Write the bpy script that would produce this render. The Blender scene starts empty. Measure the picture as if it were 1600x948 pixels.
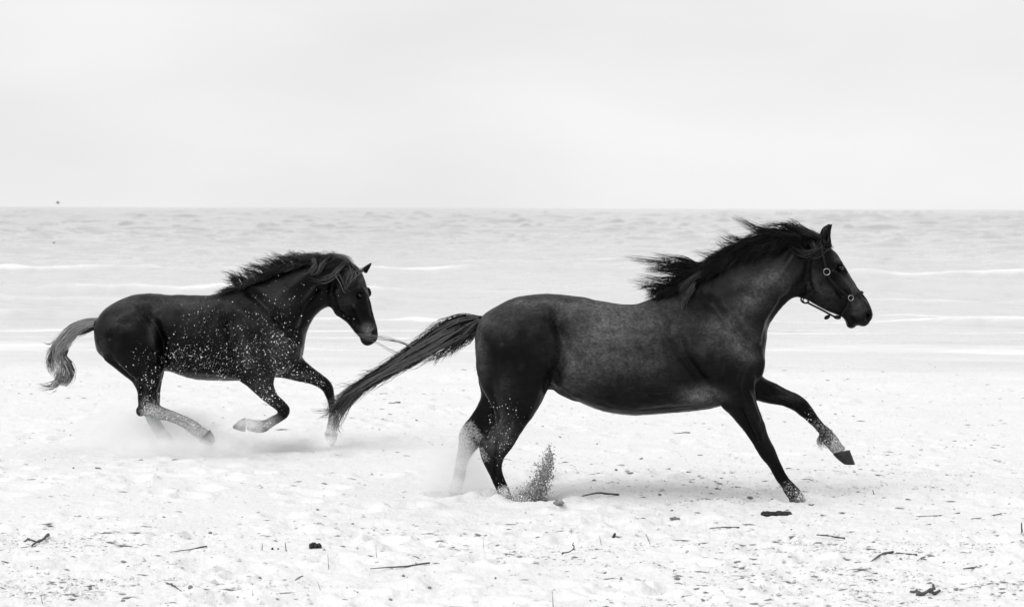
import bpy, math, random
import numpy as np
from mathutils import Vector

# ------------------------------------------------------------------ camera, sky, sun, exposure
SC = bpy.context.scene
COL = SC.collection
F, H = 3976.0, 1.60            # focal length in photo pixels (1600 wide), eye height above the sand
ROLL = 0.0030
cam_d = bpy.data.cameras.new("camera"); cam = bpy.data.objects.new("camera", cam_d); COL.objects.link(cam)
cam_d.sensor_width = 36.0; cam_d.lens = 36.0 * F / 1600.0
cam_d.shift_y = -(474.0 - 325.6) / 1600.0
cam.location = (0, 0, H); cam.rotation_euler = (math.radians(90), -ROLL, 0)
cam_d.clip_start = 0.5; cam_d.clip_end = 60000
cam_d.dof.use_dof = True; cam_d.dof.focus_distance = 14.0; cam_d.dof.aperture_fstop = 6.7
SC.camera = cam

SUN_EL, SUN_AZ = math.radians(52), math.radians(-132)   # azimuth measured from +Y (away from the camera) toward +X
world = bpy.data.worlds.new("World"); SC.world = world; world.use_nodes = True
nt = world.node_tree; N = nt.nodes; L = nt.links
for n in list(N): N.remove(n)
out = N.new("ShaderNodeOutputWorld"); bg = N.new("ShaderNodeBackground"); bg.inputs[1].default_value = 0.1
sky = N.new("ShaderNodeTexSky"); sky.sky_type = 'NISHITA'; sky.sun_disc = False
sky.sun_elevation = SUN_EL; sky.sun_rotation = SUN_AZ
bw = N.new("ShaderNodeRGBToBW"); L.new(sky.outputs[0], bw.inputs[0])
tc = N.new("ShaderNodeTexCoord"); mp = N.new("ShaderNodeMapping"); mp.inputs['Scale'].default_value = (3.0, 1.5, 9.0)
mp.inputs['Location'].default_value = (0.62, 0.3, 0.15)
L.new(tc.outputs['Generated'], mp.inputs[0])
nz = N.new("ShaderNodeTexNoise"); nz.inputs['Scale'].default_value = 1.6; nz.inputs['Detail'].default_value = 4; nz.inputs['Roughness'].default_value = 0.45
L.new(mp.outputs[0], nz.inputs[0])
mr = N.new("ShaderNodeMapRange"); mr.inputs[1].default_value = 0.3; mr.inputs[2].default_value = 0.7
mr.inputs[3].default_value = 5.9; mr.inputs[4].default_value = 6.9
L.new(nz.outputs[0], mr.inputs[0])
mx = N.new("ShaderNodeMix"); mx.data_type = 'FLOAT'; mx.inputs[0].default_value = 0.06
L.new(mr.outputs[0], mx.inputs[2]); L.new(bw.outputs[0], mx.inputs[3])
L.new(mx.outputs[0], bg.inputs[0]); L.new(bg.outputs[0], out.inputs[0])

sun_d = bpy.data.lights.new("sun", 'SUN'); sun_d.energy = 1.6; sun_d.angle = math.radians(55)
sun = bpy.data.objects.new("sun", sun_d); COL.objects.link(sun)
sd = Vector((math.sin(SUN_AZ) * math.cos(SUN_EL), math.cos(SUN_AZ) * math.cos(SUN_EL), math.sin(SUN_EL)))
sun.rotation_euler = sd.to_track_quat('Z', 'Y').to_euler()
SC.view_settings.view_transform = 'Standard'; SC.view_settings.look = 'None'
SC.view_settings.gamma = 1; SC.view_settings.exposure = 0.46; SC.view_settings.use_curve_mapping = False
SC.cycles.volume_bounces = 16; SC.cycles.max_bounces = 18; SC.cycles.volume_step_rate = 1.0

rng = np.random.default_rng(7); random.seed(7)

# ------------------------------------------------------------------ helpers
def at(px, py, Y):
    """photo pixel + real distance -> world point"""
    u = px - 800.0; v = py - 325.6 - u * ROLL
    return np.array([u * Y / F, Y, H - v * Y / F])

def ground(px, py, zs=0.0):
    v = py - 325.6 - (px - 800) * ROLL
    Y = F * (H - zs) / v
    return (px - 800) * Y / F, Y

def hash2(ix, iy, seed):
    h = (ix.astype(np.int64) * 374761393 + iy.astype(np.int64) * 668265263 + seed * 974634777) & 0xffffffff
    h = ((h ^ (h >> 13)) * 1274126177) & 0xffffffff
    h = (h ^ (h >> 16)) & 0xffffffff
    return h.astype(np.float64) / 4294967295.0

def vnoise(x, y, seed=0):
    x = np.asarray(x, float); y = np.asarray(y, float)
    ix = np.floor(x); iy = np.floor(y); fx = x - ix; fy = y - iy
    fx = fx * fx * fx * (fx * (fx * 6 - 15) + 10); fy = fy * fy * fy * (fy * (fy * 6 - 15) + 10)
    a = hash2(ix, iy, seed); b = hash2(ix + 1, iy, seed); c = hash2(ix, iy + 1, seed); d = hash2(ix + 1, iy + 1, seed)
    return (a * (1 - fx) + b * fx) * (1 - fy) + (c * (1 - fx) + d * fx) * fy * 1.0

def fbm(x, y, seed=0, octv=4, rough=0.5):
    s = 0; a = 1; t = 0
    for k in range(octv):
        c, sn = math.cos(0.6 * k), math.sin(0.6 * k)
        s = s + a * (vnoise((x * c - y * sn) * 2 ** k + 17.3 * k, (x * sn + y * c) * 2 ** k - 9.1 * k, seed + k) - 0.5); t += a; a *= rough
    return s / t * 2        # about -1..1

def smooth01(x, a, b):
    t = np.clip((x - a) / (b - a), 0, 1); return t * t * (3 - 2 * t)

def catmull(P, m):
    P = np.asarray(P, float); n = len(P)
    if n < 3:
        t = np.linspace(0, 1, m * (n - 1) + 1)[:, None]; return P[0] * (1 - t) + P[-1] * t
    Q = np.vstack([2 * P[0] - P[1], P, 2 * P[-1] - P[-2]]); o = []
    for i in range(n - 1):
        p0, p1, p2, p3 = Q[i:i + 4]
        for j in range(m):
            t = j / m
            o.append(0.5 * ((2 * p1) + (-p0 + p2) * t + (2 * p0 - 5 * p1 + 4 * p2 - p3) * t * t + (-p0 + 3 * p1 - 3 * p2 + p3) * t ** 3))
    o.append(P[-1]); return np.array(o)

def mesh_obj(name, V, Fc, mat=None, parent=None, smooth=True, attrs=None):
    me = bpy.data.meshes.new(name)
    V = np.asarray(V, np.float32)
    if isinstance(Fc, np.ndarray):
        n, k = Fc.shape
        me.vertices.add(len(V)); me.vertices.foreach_set('co', V.ravel())
        me.loops.add(n * k); me.loops.foreach_set('vertex_index', Fc.astype(np.int32).ravel())
        me.polygons.add(n); me.polygons.foreach_set('loop_start', np.arange(0, n * k, k, dtype=np.int32))
        me.polygons.foreach_set('loop_total', np.full(n, k, np.int32)); me.update(calc_edges=True)
    else:
        me.from_pydata([tuple(map(float, v)) for v in V], [], Fc); me.update()
    me.validate()
    me.polygons.foreach_set('use_smooth', [smooth] * len(me.polygons))
    if mat: me.materials.append(mat)
    for k, a in (attrs or {}).items():
        at_ = me.attributes.new(k, 'FLOAT', 'POINT'); at_.data.foreach_set('value', np.asarray(a, np.float32))
    o = bpy.data.objects.new(name, me); COL.objects.link(o)
    if parent: o.parent = parent
    return o

def tag(o, label=None, cat=None, group=None, kind=None):
    if label: o['label'] = label
    if cat: o['category'] = cat
    if group: o['group'] = group
    if kind: o['kind'] = kind
    return o

def empty(name, loc):
    e = bpy.data.objects.new(name, None); COL.objects.link(e); e.location = loc; e.empty_display_size = 0.1; return e

# ------------------------------------------------------------------ materials
def mat_base(name):
    m = bpy.data.materials.new(name); m.use_nodes = True
    return m, m.node_tree.nodes, m.node_tree.links, m.node_tree.nodes['Principled BSDF']
def g(v): return (v, v, v, 1)
def node_noise(Nn, Ll, vec, scale, detail=3, rough=0.5):
    n = Nn.new("ShaderNodeTexNoise"); n.inputs['Scale'].default_value = scale; n.inputs['Detail'].default_value = detail
    n.inputs['Roughness'].default_value = rough; Ll.new(vec, n.inputs['Vector']); return n.outputs[0]
def node_map(Nn, Ll, src, a, b, c, d):
    n = Nn.new("ShaderNodeMapRange"); n.inputs[1].default_value = a; n.inputs[2].default_value = b
    n.inputs[3].default_value = c; n.inputs[4].default_value = d; Ll.new(src, n.inputs[0]); return n.outputs[0]
def node_math(Nn, Ll, op, a, b):
    n = Nn.new("ShaderNodeMath"); n.operation = op
    for i, v in enumerate((a, b)):
        if isinstance(v, (int, float)): n.inputs[i].default_value = v
        else: Ll.new(v, n.inputs[i])
    return n.outputs[0]
def node_mixf(Nn, Ll, fac, a, b):
    n = Nn.new("ShaderNodeMix"); n.data_type = 'FLOAT'
    for i, v in zip((0, 2, 3), (fac, a, b)):
        if isinstance(v, (int, float)): n.inputs[i].default_value = v
        else: Ll.new(v, n.inputs[i])
    return n.outputs[0]
def node_attr(Nn, name):
    n = Nn.new("ShaderNodeAttribute"); n.attribute_name = name; return n.outputs['Fac']
def node_bump(Nn, Ll, b, h, strength, dist):
    n = Nn.new("ShaderNodeBump"); n.inputs['Strength'].default_value = strength; n.inputs['Distance'].default_value = dist
    Ll.new(h, n.inputs['Height']); Ll.new(n.outputs[0], b.inputs['Normal'])

def make_sand_mat():
    m, Nn, Ll, b = mat_base("sand")
    tcn = Nn.new("ShaderNodeTexCoord").outputs['Object']
    n1 = node_noise(Nn, Ll, tcn, 1.3, 5, 0.6); n2 = node_noise(Nn, Ll, tcn, 28, 4, 0.65); n3 = node_noise(Nn, Ll, tcn, 180, 3, 0.7)
    c = node_map(Nn, Ll, n1, 0.3, 0.7, 0.71, 0.76)
    f2 = node_map(Nn, Ll, n2, 0.30, 0.5, 0.93, 1.0); c = node_math(Nn, Ll, 'MULTIPLY', c, f2)
    f3 = node_map(Nn, Ll, n3, 0.25, 0.5, 0.93, 1.0); c = node_math(Nn, Ll, 'MULTIPLY', c, f3)
    wet = node_attr(Nn, 'wet')
    c = node_mixf(Nn, Ll, wet, c, 0.60)
    Ll.new(c, b.inputs['Base Color'])
    Ll.new(node_mixf(Nn, Ll, wet, 0.95, 0.45), b.inputs['Roughness'])
    b.inputs['Specular IOR Level'].default_value = 0.25
    h = node_math(Nn, Ll, 'ADD', node_math(Nn, Ll, 'MULTIPLY', n2, 1.6), node_math(Nn, Ll, 'MULTIPLY', n3, 0.5))
    node_bump(Nn, Ll, b, h, 0.5, 0.02)
    return m

def make_water_mat():
    m, Nn, Ll, b = mat_base("sea_water")
    tcn = Nn.new("ShaderNodeTexCoord").outputs['Object']
    mpn = Nn.new("ShaderNodeMapping"); mpn.inputs['Scale'].default_value = (0.5, 1.2, 1); Ll.new(tcn, mpn.inputs[0])
    n1 = node_noise(Nn, Ll, mpn.outputs[0], 1.5, 5, 0.6)
    foam = node_attr(Nn, 'foam'); fn = node_noise(Nn, Ll, mpn.outputs[0], 6, 4, 0.6)
    ff = node_math(Nn, Ll, 'MULTIPLY', foam, node_map(Nn, Ll, fn, 0.3, 0.5, 0.5, 1.0))
    base = node_mixf(Nn, Ll, ff, node_mixf(Nn, Ll, node_attr(Nn, 'silt'), 0.12, 0.54), 0.82)
    Ll.new(base, b.inputs['Base Color'])
    Ll.new(node_mixf(Nn, Ll, ff, 0.07, 0.9), b.inputs['Roughness'])
    b.inputs['IOR'].default_value = 1.33
    node_bump(Nn, Ll, b, n1, 0.25, 0.10)
    return m

def make_coat_mat(name, dark, light, dust):
    m, Nn, Ll, b = mat_base(name)
    tcn = Nn.new("ShaderNodeTexCoord").outputs['Object']
    mpn = Nn.new("ShaderNodeMapping"); mpn.inputs['Scale'].default_value = (1, 1, 1.4); Ll.new(tcn, mpn.inputs[0])
    v = mpn.outputs[0]
    n1 = node_noise(Nn, Ll, v, 7, 5, 0.6); n2 = node_noise(Nn, Ll, v, 60, 4, 0.7); n3 = node_noise(Nn, Ll, v, 160, 2, 0.7)
    c = node_map(Nn, Ll, n1, 0.35, 0.68, dark, light)
    n4 = node_noise(Nn, Ll, v, 22, 3, 0.6)
    fine = node_math(Nn, Ll, 'MULTIPLY', node_map(Nn, Ll, n2, 0.38, 0.66, 0.6, 1.4), node_map(Nn, Ll, n4, 0.38, 0.62, 0.75, 1.25))
    c = node_math(Nn, Ll, 'MULTIPLY', c, node_mixf(Nn, Ll, 0.5, 1.0, fine))
    dust_hl = node_math(Nn, Ll, 'MULTIPLY', node_math(Nn, Ll, 'MULTIPLY', node_attr(Nn, 'dust_highlights'), fine), node_map(Nn, Ll, n1, 0.35, 0.6, 0.75, 1.1))
    c = node_math(Nn, Ll, 'ADD', c, node_math(Nn, Ll, 'MULTIPLY', dust_hl, dust))  # scales the lighter patches: coat dust plus highlights painted into the colour
    pale = node_attr(Nn, 'pale')
    ns = node_noise(Nn, Ll, v, 95, 4, 0.8)
    pf = node_math(Nn, Ll, 'MULTIPLY', pale, 1.0)
    th = node_math(Nn, Ll, 'ADD', node_math(Nn, Ll, 'SUBTRACT', pf, 1.0), node_map(Nn, Ll, ns, 0.3, 0.7, 0.0, 1.6))
    pf = node_math(Nn, Ll, 'MULTIPLY', node_map(Nn, Ll, th, 0.0, 1.1, 0.0, 1.0), node_map(Nn, Ll, pale, 0.0, 0.15, 0.0, 1.0))
    c = node_mixf(Nn, Ll, pf, c, 0.5)
    Ll.new(c, b.inputs['Base Color'])
    rg = node_map(Nn, Ll, n1, 0.3, 0.7, 0.40, 0.28)
    Ll.new(node_mixf(Nn, Ll, node_math(Nn, Ll, 'MINIMUM', node_math(Nn, Ll, 'ADD', pf, node_attr(Nn, 'dust_highlights')), 1.0), rg, 0.9), b.inputs['Roughness'])
    b.inputs['Specular IOR Level'].default_value = 0.085
    # short hair relief
    w = Nn.new("ShaderNodeMapping"); w.inputs['Scale'].default_value = (60, 60, 260); w.inputs['Rotation'].default_value = (0, 0.5, 0); Ll.new(tcn, w.inputs[0])
    hr = node_noise(Nn, Ll, w.outputs[0], 1.0, 2, 0.5)
    hh = node_math(Nn, Ll, 'ADD', node_math(Nn, Ll, 'MULTIPLY', hr, 0.35), n2)
    node_bump(Nn, Ll, b, hh, 0.28, 0.004)
    return m

def make_hair_mat(name, lo, hi):
    m, Nn, Ll, b = mat_base(name)
    c = node_map(Nn, Ll, node_attr(Nn, 'tone'), 0, 1, lo, hi); Ll.new(c, b.inputs['Base Color'])
    b.inputs['Roughness'].default_value = 0.5; b.inputs['Specular IOR Level'].default_value = 0.12
    return m

def simple_mat(name, v, rough=0.8, metal=0, noise=None, spec=0.3):
    m, Nn, Ll, b = mat_base(name)
    b.inputs['Roughness'].default_value = rough; b.inputs['Metallic'].default_value = metal; b.inputs['Specular IOR Level'].default_value = spec
    tcn = Nn.new("ShaderNodeTexCoord").outputs['Object']
    n = node_noise(Nn, Ll, tcn, noise or 40, 4, 0.6)
    Ll.new(node_map(Nn, Ll, n, 0.3, 0.7, v * 0.55, v * 1.4), b.inputs['Base Color'])
    node_bump(Nn, Ll, b, n, 0.4, 0.004)
    return m

M_sand = make_sand_mat(); M_water = make_water_mat()
M_coat1 = make_coat_mat("dark_dusty_highlit_coat", 0.0006, 0.005, 0.085)
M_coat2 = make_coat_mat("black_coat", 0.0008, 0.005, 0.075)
M_hair1 = make_hair_mat("dark_hair", 0.003, 0.085); M_hair2 = make_hair_mat("grey_tipped_hair", 0.008, 0.12)
M_tail1 = make_hair_mat("tail_hair", 0.004, 0.15); M_tail2 = make_hair_mat("pale_tail_hair", 0.03, 0.4)
M_hoof = simple_mat("hoof_horn", 0.018, 0.5); M_eye = simple_mat("eye_glass", 0.004, 0.12, spec=0.3)
M_leather = simple_mat("halter_leather", 0.005, 0.5, spec=0.14); M_metal = simple_mat("halter_metal", 0.36, 0.3, 1.0)
M_grain = simple_mat("dry_sand_grains", 0.8, 0.9); M_wetgrain = simple_mat("damp_sand_grains", 0.25, 0.9)
M_wood = simple_mat("dark_driftwood", 0.08, 0.8, noise=60); M_straw = simple_mat("dry_reed", 0.12, 0.7)
M_weed = simple_mat("black_seaweed", 0.012, 0.5); M_pebble = simple_mat("dark_pebble", 0.17, 0.6)
M_bits = simple_mat("litter_and_shadow_streaks", 0.2, 0.9); M_bird = simple_mat("bird_feather", 0.06, 0.8)
M_clod = simple_mat("sand_clods", 0.62, 0.95)

# ------------------------------------------------------------------ sand height
pits = []
_r = np.random.default_rng(11)
for k in range(640):
    y = 9.5 + 15 * _r.random() ** 1.3; x = (_r.random() * 2 - 1) * 0.26 * y
    pits.append((x, y, 0.05 + 0.06 * _r.random(), 0.012 + 0.026 * _r.random()))
# prints right under the two horses and along their track
for (px, py, r, d) in [(795, 783, .12, .05), (835, 786, .14, .05), (1243, 783, .10, .035), (712, 778, .12, .05), (640, 795, .1, .04), (560, 800, .1, .03), (900, 800, .09, .03)]:
    x, y = ground(px, py); pits.append((x, y, r, d))
for (xa, ya, xb, yb, n_) in [(-2.6, 12.4, .6, 12.0, 15), (-2.4, 11.2, 2.5, 11.5, 17), (-.2, 12.4, 3.0, 12.2, 12), (-3.0, 15.2, 3.4, 15.4, 14), (.4, 10.6, 2.3, 10.3, 9)]:
    for k in range(n_):
        t = (k + _r.random() * .6) / n_; pits.append((xa + (xb - xa) * t, ya + (yb - ya) * t + _r.normal() * .16, .05 + .05 * _r.random(), .02 + .03 * _r.random()))
for (px, py) in [(1445, 928), (1214, 804), (62, 848), (1375, 868), (946, 887), (1300, 842), (890, 864), (431, 856), (1418, 860)]:
    gx_, gy_ = ground(px, py); pits = [p for p in pits if math.hypot(p[0] - gx_, (p[1] - gy_) * .6) > .28]
pits = np.array(pits)

def churn(x, y):
    a = smooth01(fbm(x * 0.55 + 3, y * 0.35, 31, 3), -0.25, 0.45)
    near = smooth01(y, 13.6, 12.2)             # trampled foreground
    right = smooth01(x / np.maximum(y, 1), -0.03, 0.06)
    return np.clip(0.18 + 0.75 * near * (0.35 + 0.65 * a) + 0.55 * right * a * smooth01(y, 19, 14), 0, 1)

def sandz(x, y):
    x = np.asarray(x, float); y = np.asarray(y, float)
    ch = churn(x, y)
    z = 0.030 * fbm(x * 0.35, y * 0.35, 1, 3) + 0.018 * fbm(x * 1.3, y * 1.1, 5, 3)
    rid = 1 - np.abs(fbm(x * 4.2, y * 5.5, 9, 3)) * 2.2
    z = z + ch * (0.023 * fbm(x * 5, y * 5, 13, 4, 0.62) + 0.011 * np.clip(rid, 0, 1))
    z = z + (0.25 + ch) * 0.010 * fbm(x * 20, y * 20, 17, 3, 0.6)
    fade = smooth01(y, 40, 24); z = z * (0.15 + 0.85 * fade)
    z = z + .035 * fbm(x * .16, y * .12, 88, 3) * smooth01(y, 25, 29) * smooth01(y, 50, 38) + .008 * fbm(x * .9, y * .5, 89, 3) * smooth01(y, 25, 29)
    z = z - 0.02 * np.clip(y - 25, 0, 60) - 0.0007 * np.clip(y - 27, 0, 60) ** 2
    return z

def add_pits(x, y, z):
    for (cx, cy, r, d) in pits:
        m = (np.abs(x - cx) < r * 4) & (np.abs(y - cy) < r * 4)
        if m.any():
            q = np.hypot(x[m] - cx, (y[m] - cy)) / r
            z[m] += -d * np.exp(-q ** 2) + 0.45 * d * np.exp(-((q - 1.55) / 0.45) ** 2)
    return z

def height(x, y):
    xa = np.atleast_1d(np.asarray(x, float)).copy(); ya = np.atleast_1d(np.asarray(y, float)).copy()
    return add_pits(xa, ya, sandz(xa, ya))

# ------------------------------------------------------------------ the beach sheet
ys = [9.6]
while ys[-1] < 34: ys.append(ys[-1] + max(0.012, ys[-1] ** 2 / (2545 * H) * 0.62))
ys = np.array([-60, -25, -8, 0, 4, 7, 8.6] + ys + [36, 38, 41, 45, 50, 58, 70, 90, 140, 240])
uc = np.linspace(-0.235, 0.235, 1150)
uo = np.array([0.25, 0.28, 0.33, 0.4, 0.55, 0.8, 1.3, 2.5, 5, 12])
us = np.concatenate([-uo[::-1], uc, uo])
U, YY = np.meshgrid(us, ys); XX = U * np.maximum(YY, 9.0)
x = XX.ravel(); y = YY.ravel(); z = add_pits(x.copy(), y.copy(), sandz(x, y))
nr, nc = U.shape
idx = np.arange(nr * nc).reshape(nr, nc)
Q = np.stack([idx[:-1, :-1], idx[:-1, 1:], idx[1:, 1:], idx[1:, :-1]], -1).reshape(-1, 4)
wetm = smooth01(y + 1.2 * fbm(x * 0.25, y * 0.3, 77, 3), 24.3, 26.5) * (0.55 + 0.45 * fbm(x * 0.6, y * 1.4, 78, 3))
o = mesh_obj("beach", np.stack([x, y, z], 1), Q, M_sand, attrs={'wet': np.clip(wetm, 0, 1)})
tag(o, kind='structure')

# ------------------------------------------------------------------ the sea
SEA = -0.115
v = np.concatenate([np.linspace(0.35, 9, 40), np.arange(9.2, 30, .15), np.arange(30, 75, .15), np.arange(75, 150, .32), np.arange(150, 245, .5)])     # photo pixels below the horizon
sy = (F * (H - SEA) / v)[::-1]; sy = sy[(sy > 27)]
sy = np.concatenate([sy, [9e4]])
su = np.concatenate([-uo[::-1], np.linspace(-0.235, 0.235, 700), uo])
U, YY = np.meshgrid(su, sy); XX = U * YY
near1 = smooth01(sy, 30.5, 40)
WV = np.zeros_like(XX)
q = np.random.default_rng(404)
for k in range(5600):       # single short wavelets, steep toward the beach
    vv = 7 + (165 * q.random() ** 1.1 if k % 2 else 90 * q.random() ** 1.2); Y0 = F * 1.715 / vv; x0 = q.uniform(-.235, .235) * Y0
    hp = (1.4 + 5.5 * q.random() ** 3.5) * (1.0 if vv < 60 else .75); h = hp * Y0 / F; Lx = (6 + 26 * q.random() ** 2.2) * Y0 / F * (1 + vv / 80); sl = q.normal() * .18
    fr = max(h * 1.3, 1.6 * (Y0 ** 2 / (F * 1.7) * .16)); bk = fr * 7
    a, b = np.searchsorted(sy, [Y0 - 3 * fr - Lx * .3, Y0 + 3 * bk]); 
    if b - a < 2: continue
    ca, cb = np.searchsorted(su, [(x0 - 3 * Lx) / Y0, (x0 + 3 * Lx) / Y0])
    X_, Y_ = XX[a:b, ca:cb] - x0, YY[a:b, ca:cb] - Y0
    q_ = Y_ - sl * X_ - .12 * Lx * np.sin(X_ / Lx * 2 + k)
    WV[a:b, ca:cb] = np.maximum(WV[a:b, ca:cb], h * np.exp(-(X_ / Lx) ** 2) * np.where(q_ < 0, np.exp(-(q_ / fr) ** 2), np.exp(-(q_ / bk) ** 2)))
x = XX.ravel(); y = YY.ravel(); near = smooth01(y, 30.5, 42)
wv = WV.ravel() * near
rowstep = y ** 2 / (F * 1.7) * .2
for (lx, ly, am, sd_) in [(2.2, 1.0, 0.035, 41), (0.8, 0.5, 0.02, 47), (7, 5, 0.10, 53), (25, 18, .25, 59)]:
    wv += am * fbm(x / lx, y / ly, sd_, 3) * smooth01(rowstep, ly * 4, ly * 0.9) * near
foam = np.zeros_like(x)
for (Yc, am, w, sd_, fw, thr) in [(66.5, 0.19, 0.6, 61, 2.0, -0.22), (39.0, 0.13, 0.3, 62, 1.0, -.25), (50.0, 0.14, 0.4, 63, 0.5, .1), (57, 0.12, 0.4, 64, 0.5, .2), (46.5, .12, .3, 71, .3, .2), (61, .13, .5, 72, .5, .3), (73, .15, .6, 73, .6, .3), (41.5, .10, .3, 74, .3, .3),
                                 (44, 0.07, 0.3, 65, 0.4, .15), (35.2, 0.05, 0.25, 66, 0.6, -.2), (84, 0.12, 0.8, 67, 0.6, 0.2), (33.4, 0.04, 0.15, 69, .5, -.1), (36.8, .04, .2, 70, .3, .0)]:
    yc = Yc + 0.02 * Yc * fbm(x / 6, y * 0 + sd_, sd_, 4) + .25 * fbm(x / .9, y * 0 + sd_, sd_ + 5, 3)
    mk = smooth01(fbm(x / 4, y * 0 + 3.1, sd_ + 20, 4), -0.4, 0.4)
    q_ = (y - yc) / w
    wv += am * (0.2 + 0.8 * mk) * np.where(q_ < 0, np.exp(-(q_ * 1.8) ** 2), np.exp(-(q_ * 0.5) ** 2))
    fm = smooth01(fbm(x / 5.0, y * 0 + 8.7, sd_ + 40, 4), thr - 0.25, thr + 0.35)
    fr = np.where(y > yc, np.exp(-((y - yc) / fw) ** 2), np.exp(-((y - yc) / (0.25 * w)) ** 2))
    foam = np.maximum(foam, fm * fr * (.55 + .65 * smooth01(fbm(x / 1.1, y / .8, sd_ + 60, 4), -.5, .35)))
foam = np.maximum(foam, smooth01(y + 1.0 * fbm(x / 3.0, y / 1.5, 92, 4), 33.4, 31.3) * (0.55 + 0.7 * fbm(x / 1.5, y / 0.5, 91, 4)))
ed = smooth01(y, 28, 30.8)
z = SEA + wv * (0.2 + 0.8 * ed)
idx = np.arange(U.size).reshape(U.shape)
Q = np.stack([idx[:-1, :-1], idx[:-1, 1:], idx[1:, 1:], idx[1:, :-1]], -1).reshape(-1, 4)
o = mesh_obj("sea", np.stack([x, y, z], 1), Q, M_water, attrs={'foam': np.clip(foam * .85, 0, 1), 'silt': smooth01(np.log(y), 6.3, 3.9)}); tag(o, kind='structure')

# ------------------------------------------------------------------ horse modelling
class Rig:
    """photo pixels at one distance <-> the horse's own metres"""
    def __init__(s, ox, oy, Y):
        s.ox, s.oy, s.Y, s.s = ox, oy, Y, Y / F
    def p(s, px, py, d):   # d: sideways, pixels, negative toward the camera
        return np.stack([(np.asarray(px, float) - s.ox) * s.s, np.asarray(d, float) * s.s, (s.oy - np.asarray(py, float)) * s.s], -1)

def loft(rig, st, m=4, n=26, sharp=1.0):
    """st: rows of (Tx,Ty,Bx,By,halfwidth,centre depth,[taper k]); closed skin through the rings"""
    A = np.array([list(r) + [0.0] * (7 - len(r)) for r in st], float)
    A = catmull(A, m); th = np.linspace(0, 2 * math.pi, n, endpoint=False)
    c, s = np.cos(th), np.sin(th)
    cc = np.sign(c) * np.abs(c) ** sharp; ss = np.sign(s) * np.abs(s) ** sharp
    V = []
    for r in A:
        mx_, mz = (r[0] + r[2]) / 2, (r[1] + r[3]) / 2; hx, hz = (r[0] - r[2]) / 2, (r[1] - r[3]) / 2
        V.append(rig.p(mx_ + hx * cc, mz + hz * cc, r[5] + r[4] * ss * (1 + r[6] * c)))
    V = np.array(V); k = len(V); Vf = V.reshape(-1, 3)
    fs = []
    for i in range(k - 1):
        for j in range(n):
            a, b = i * n + j, i * n + (j + 1) % n
            fs.append((a, b, b + n, a + n))
    fs.append(tuple(range(n))[::-1]); fs.append(tuple(range((k - 1) * n, k * n)))
    return Vf, fs

def ball(rig, c, r, rot=0):
    V = []; fs = []; nu, nv = 16, 10
    for i in range(1, nv):
        for j in range(nu):
            a = math.pi * i / nv; b = 2 * math.pi * j / nu
            ex, ez, ed_ = math.sin(a) * math.cos(b) * r[0], math.cos(a) * r[1], math.sin(a) * math.sin(b) * r[2]
            V.append((c[0] + ex * math.cos(rot) - ez * math.sin(rot), c[1] + ex * math.sin(rot) + ez * math.cos(rot), c[2] + ed_))
    V.append((c[0] + r[1] * -math.sin(rot), c[1] + r[1] * math.cos(rot), c[2])); V.append((c[0] + r[1] * math.sin(rot), c[1] - r[1] * math.cos(rot), c[2]))
    for i in range(nv - 2):
        for j in range(nu):
            a = i * nu + j; b = i * nu + (j + 1) % nu; fs.append((a, b, b + nu, a + nu))
    t, bt = len(V) - 2, len(V) - 1
    for j in range(nu):
        fs.append((t, (j + 1) % nu, j)); q = (nv - 2) * nu; fs.append((bt, q + j, q + (j + 1) % nu))
    V = np.array(V); return rig.p(V[:, 0], V[:, 1], V[:, 2]), fs

def polydist(px, py, pts):
    d = np.full(px.shape, 1e9)
    pts = np.asarray(pts, float)
    if len(pts) == 1: return np.hypot(px - pts[0, 0], py - pts[0, 1])
    for a, b in zip(pts[:-1], pts[1:]):
        ab = b - a; t = np.clip(((px - a[0]) * ab[0] + (py - a[1]) * ab[1]) / (ab @ ab + 1e-9), 0, 1)
        d = np.minimum(d, np.hypot(px - a[0] - t * ab[0], py - a[1] - t * ab[1]))
    return d

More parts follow.
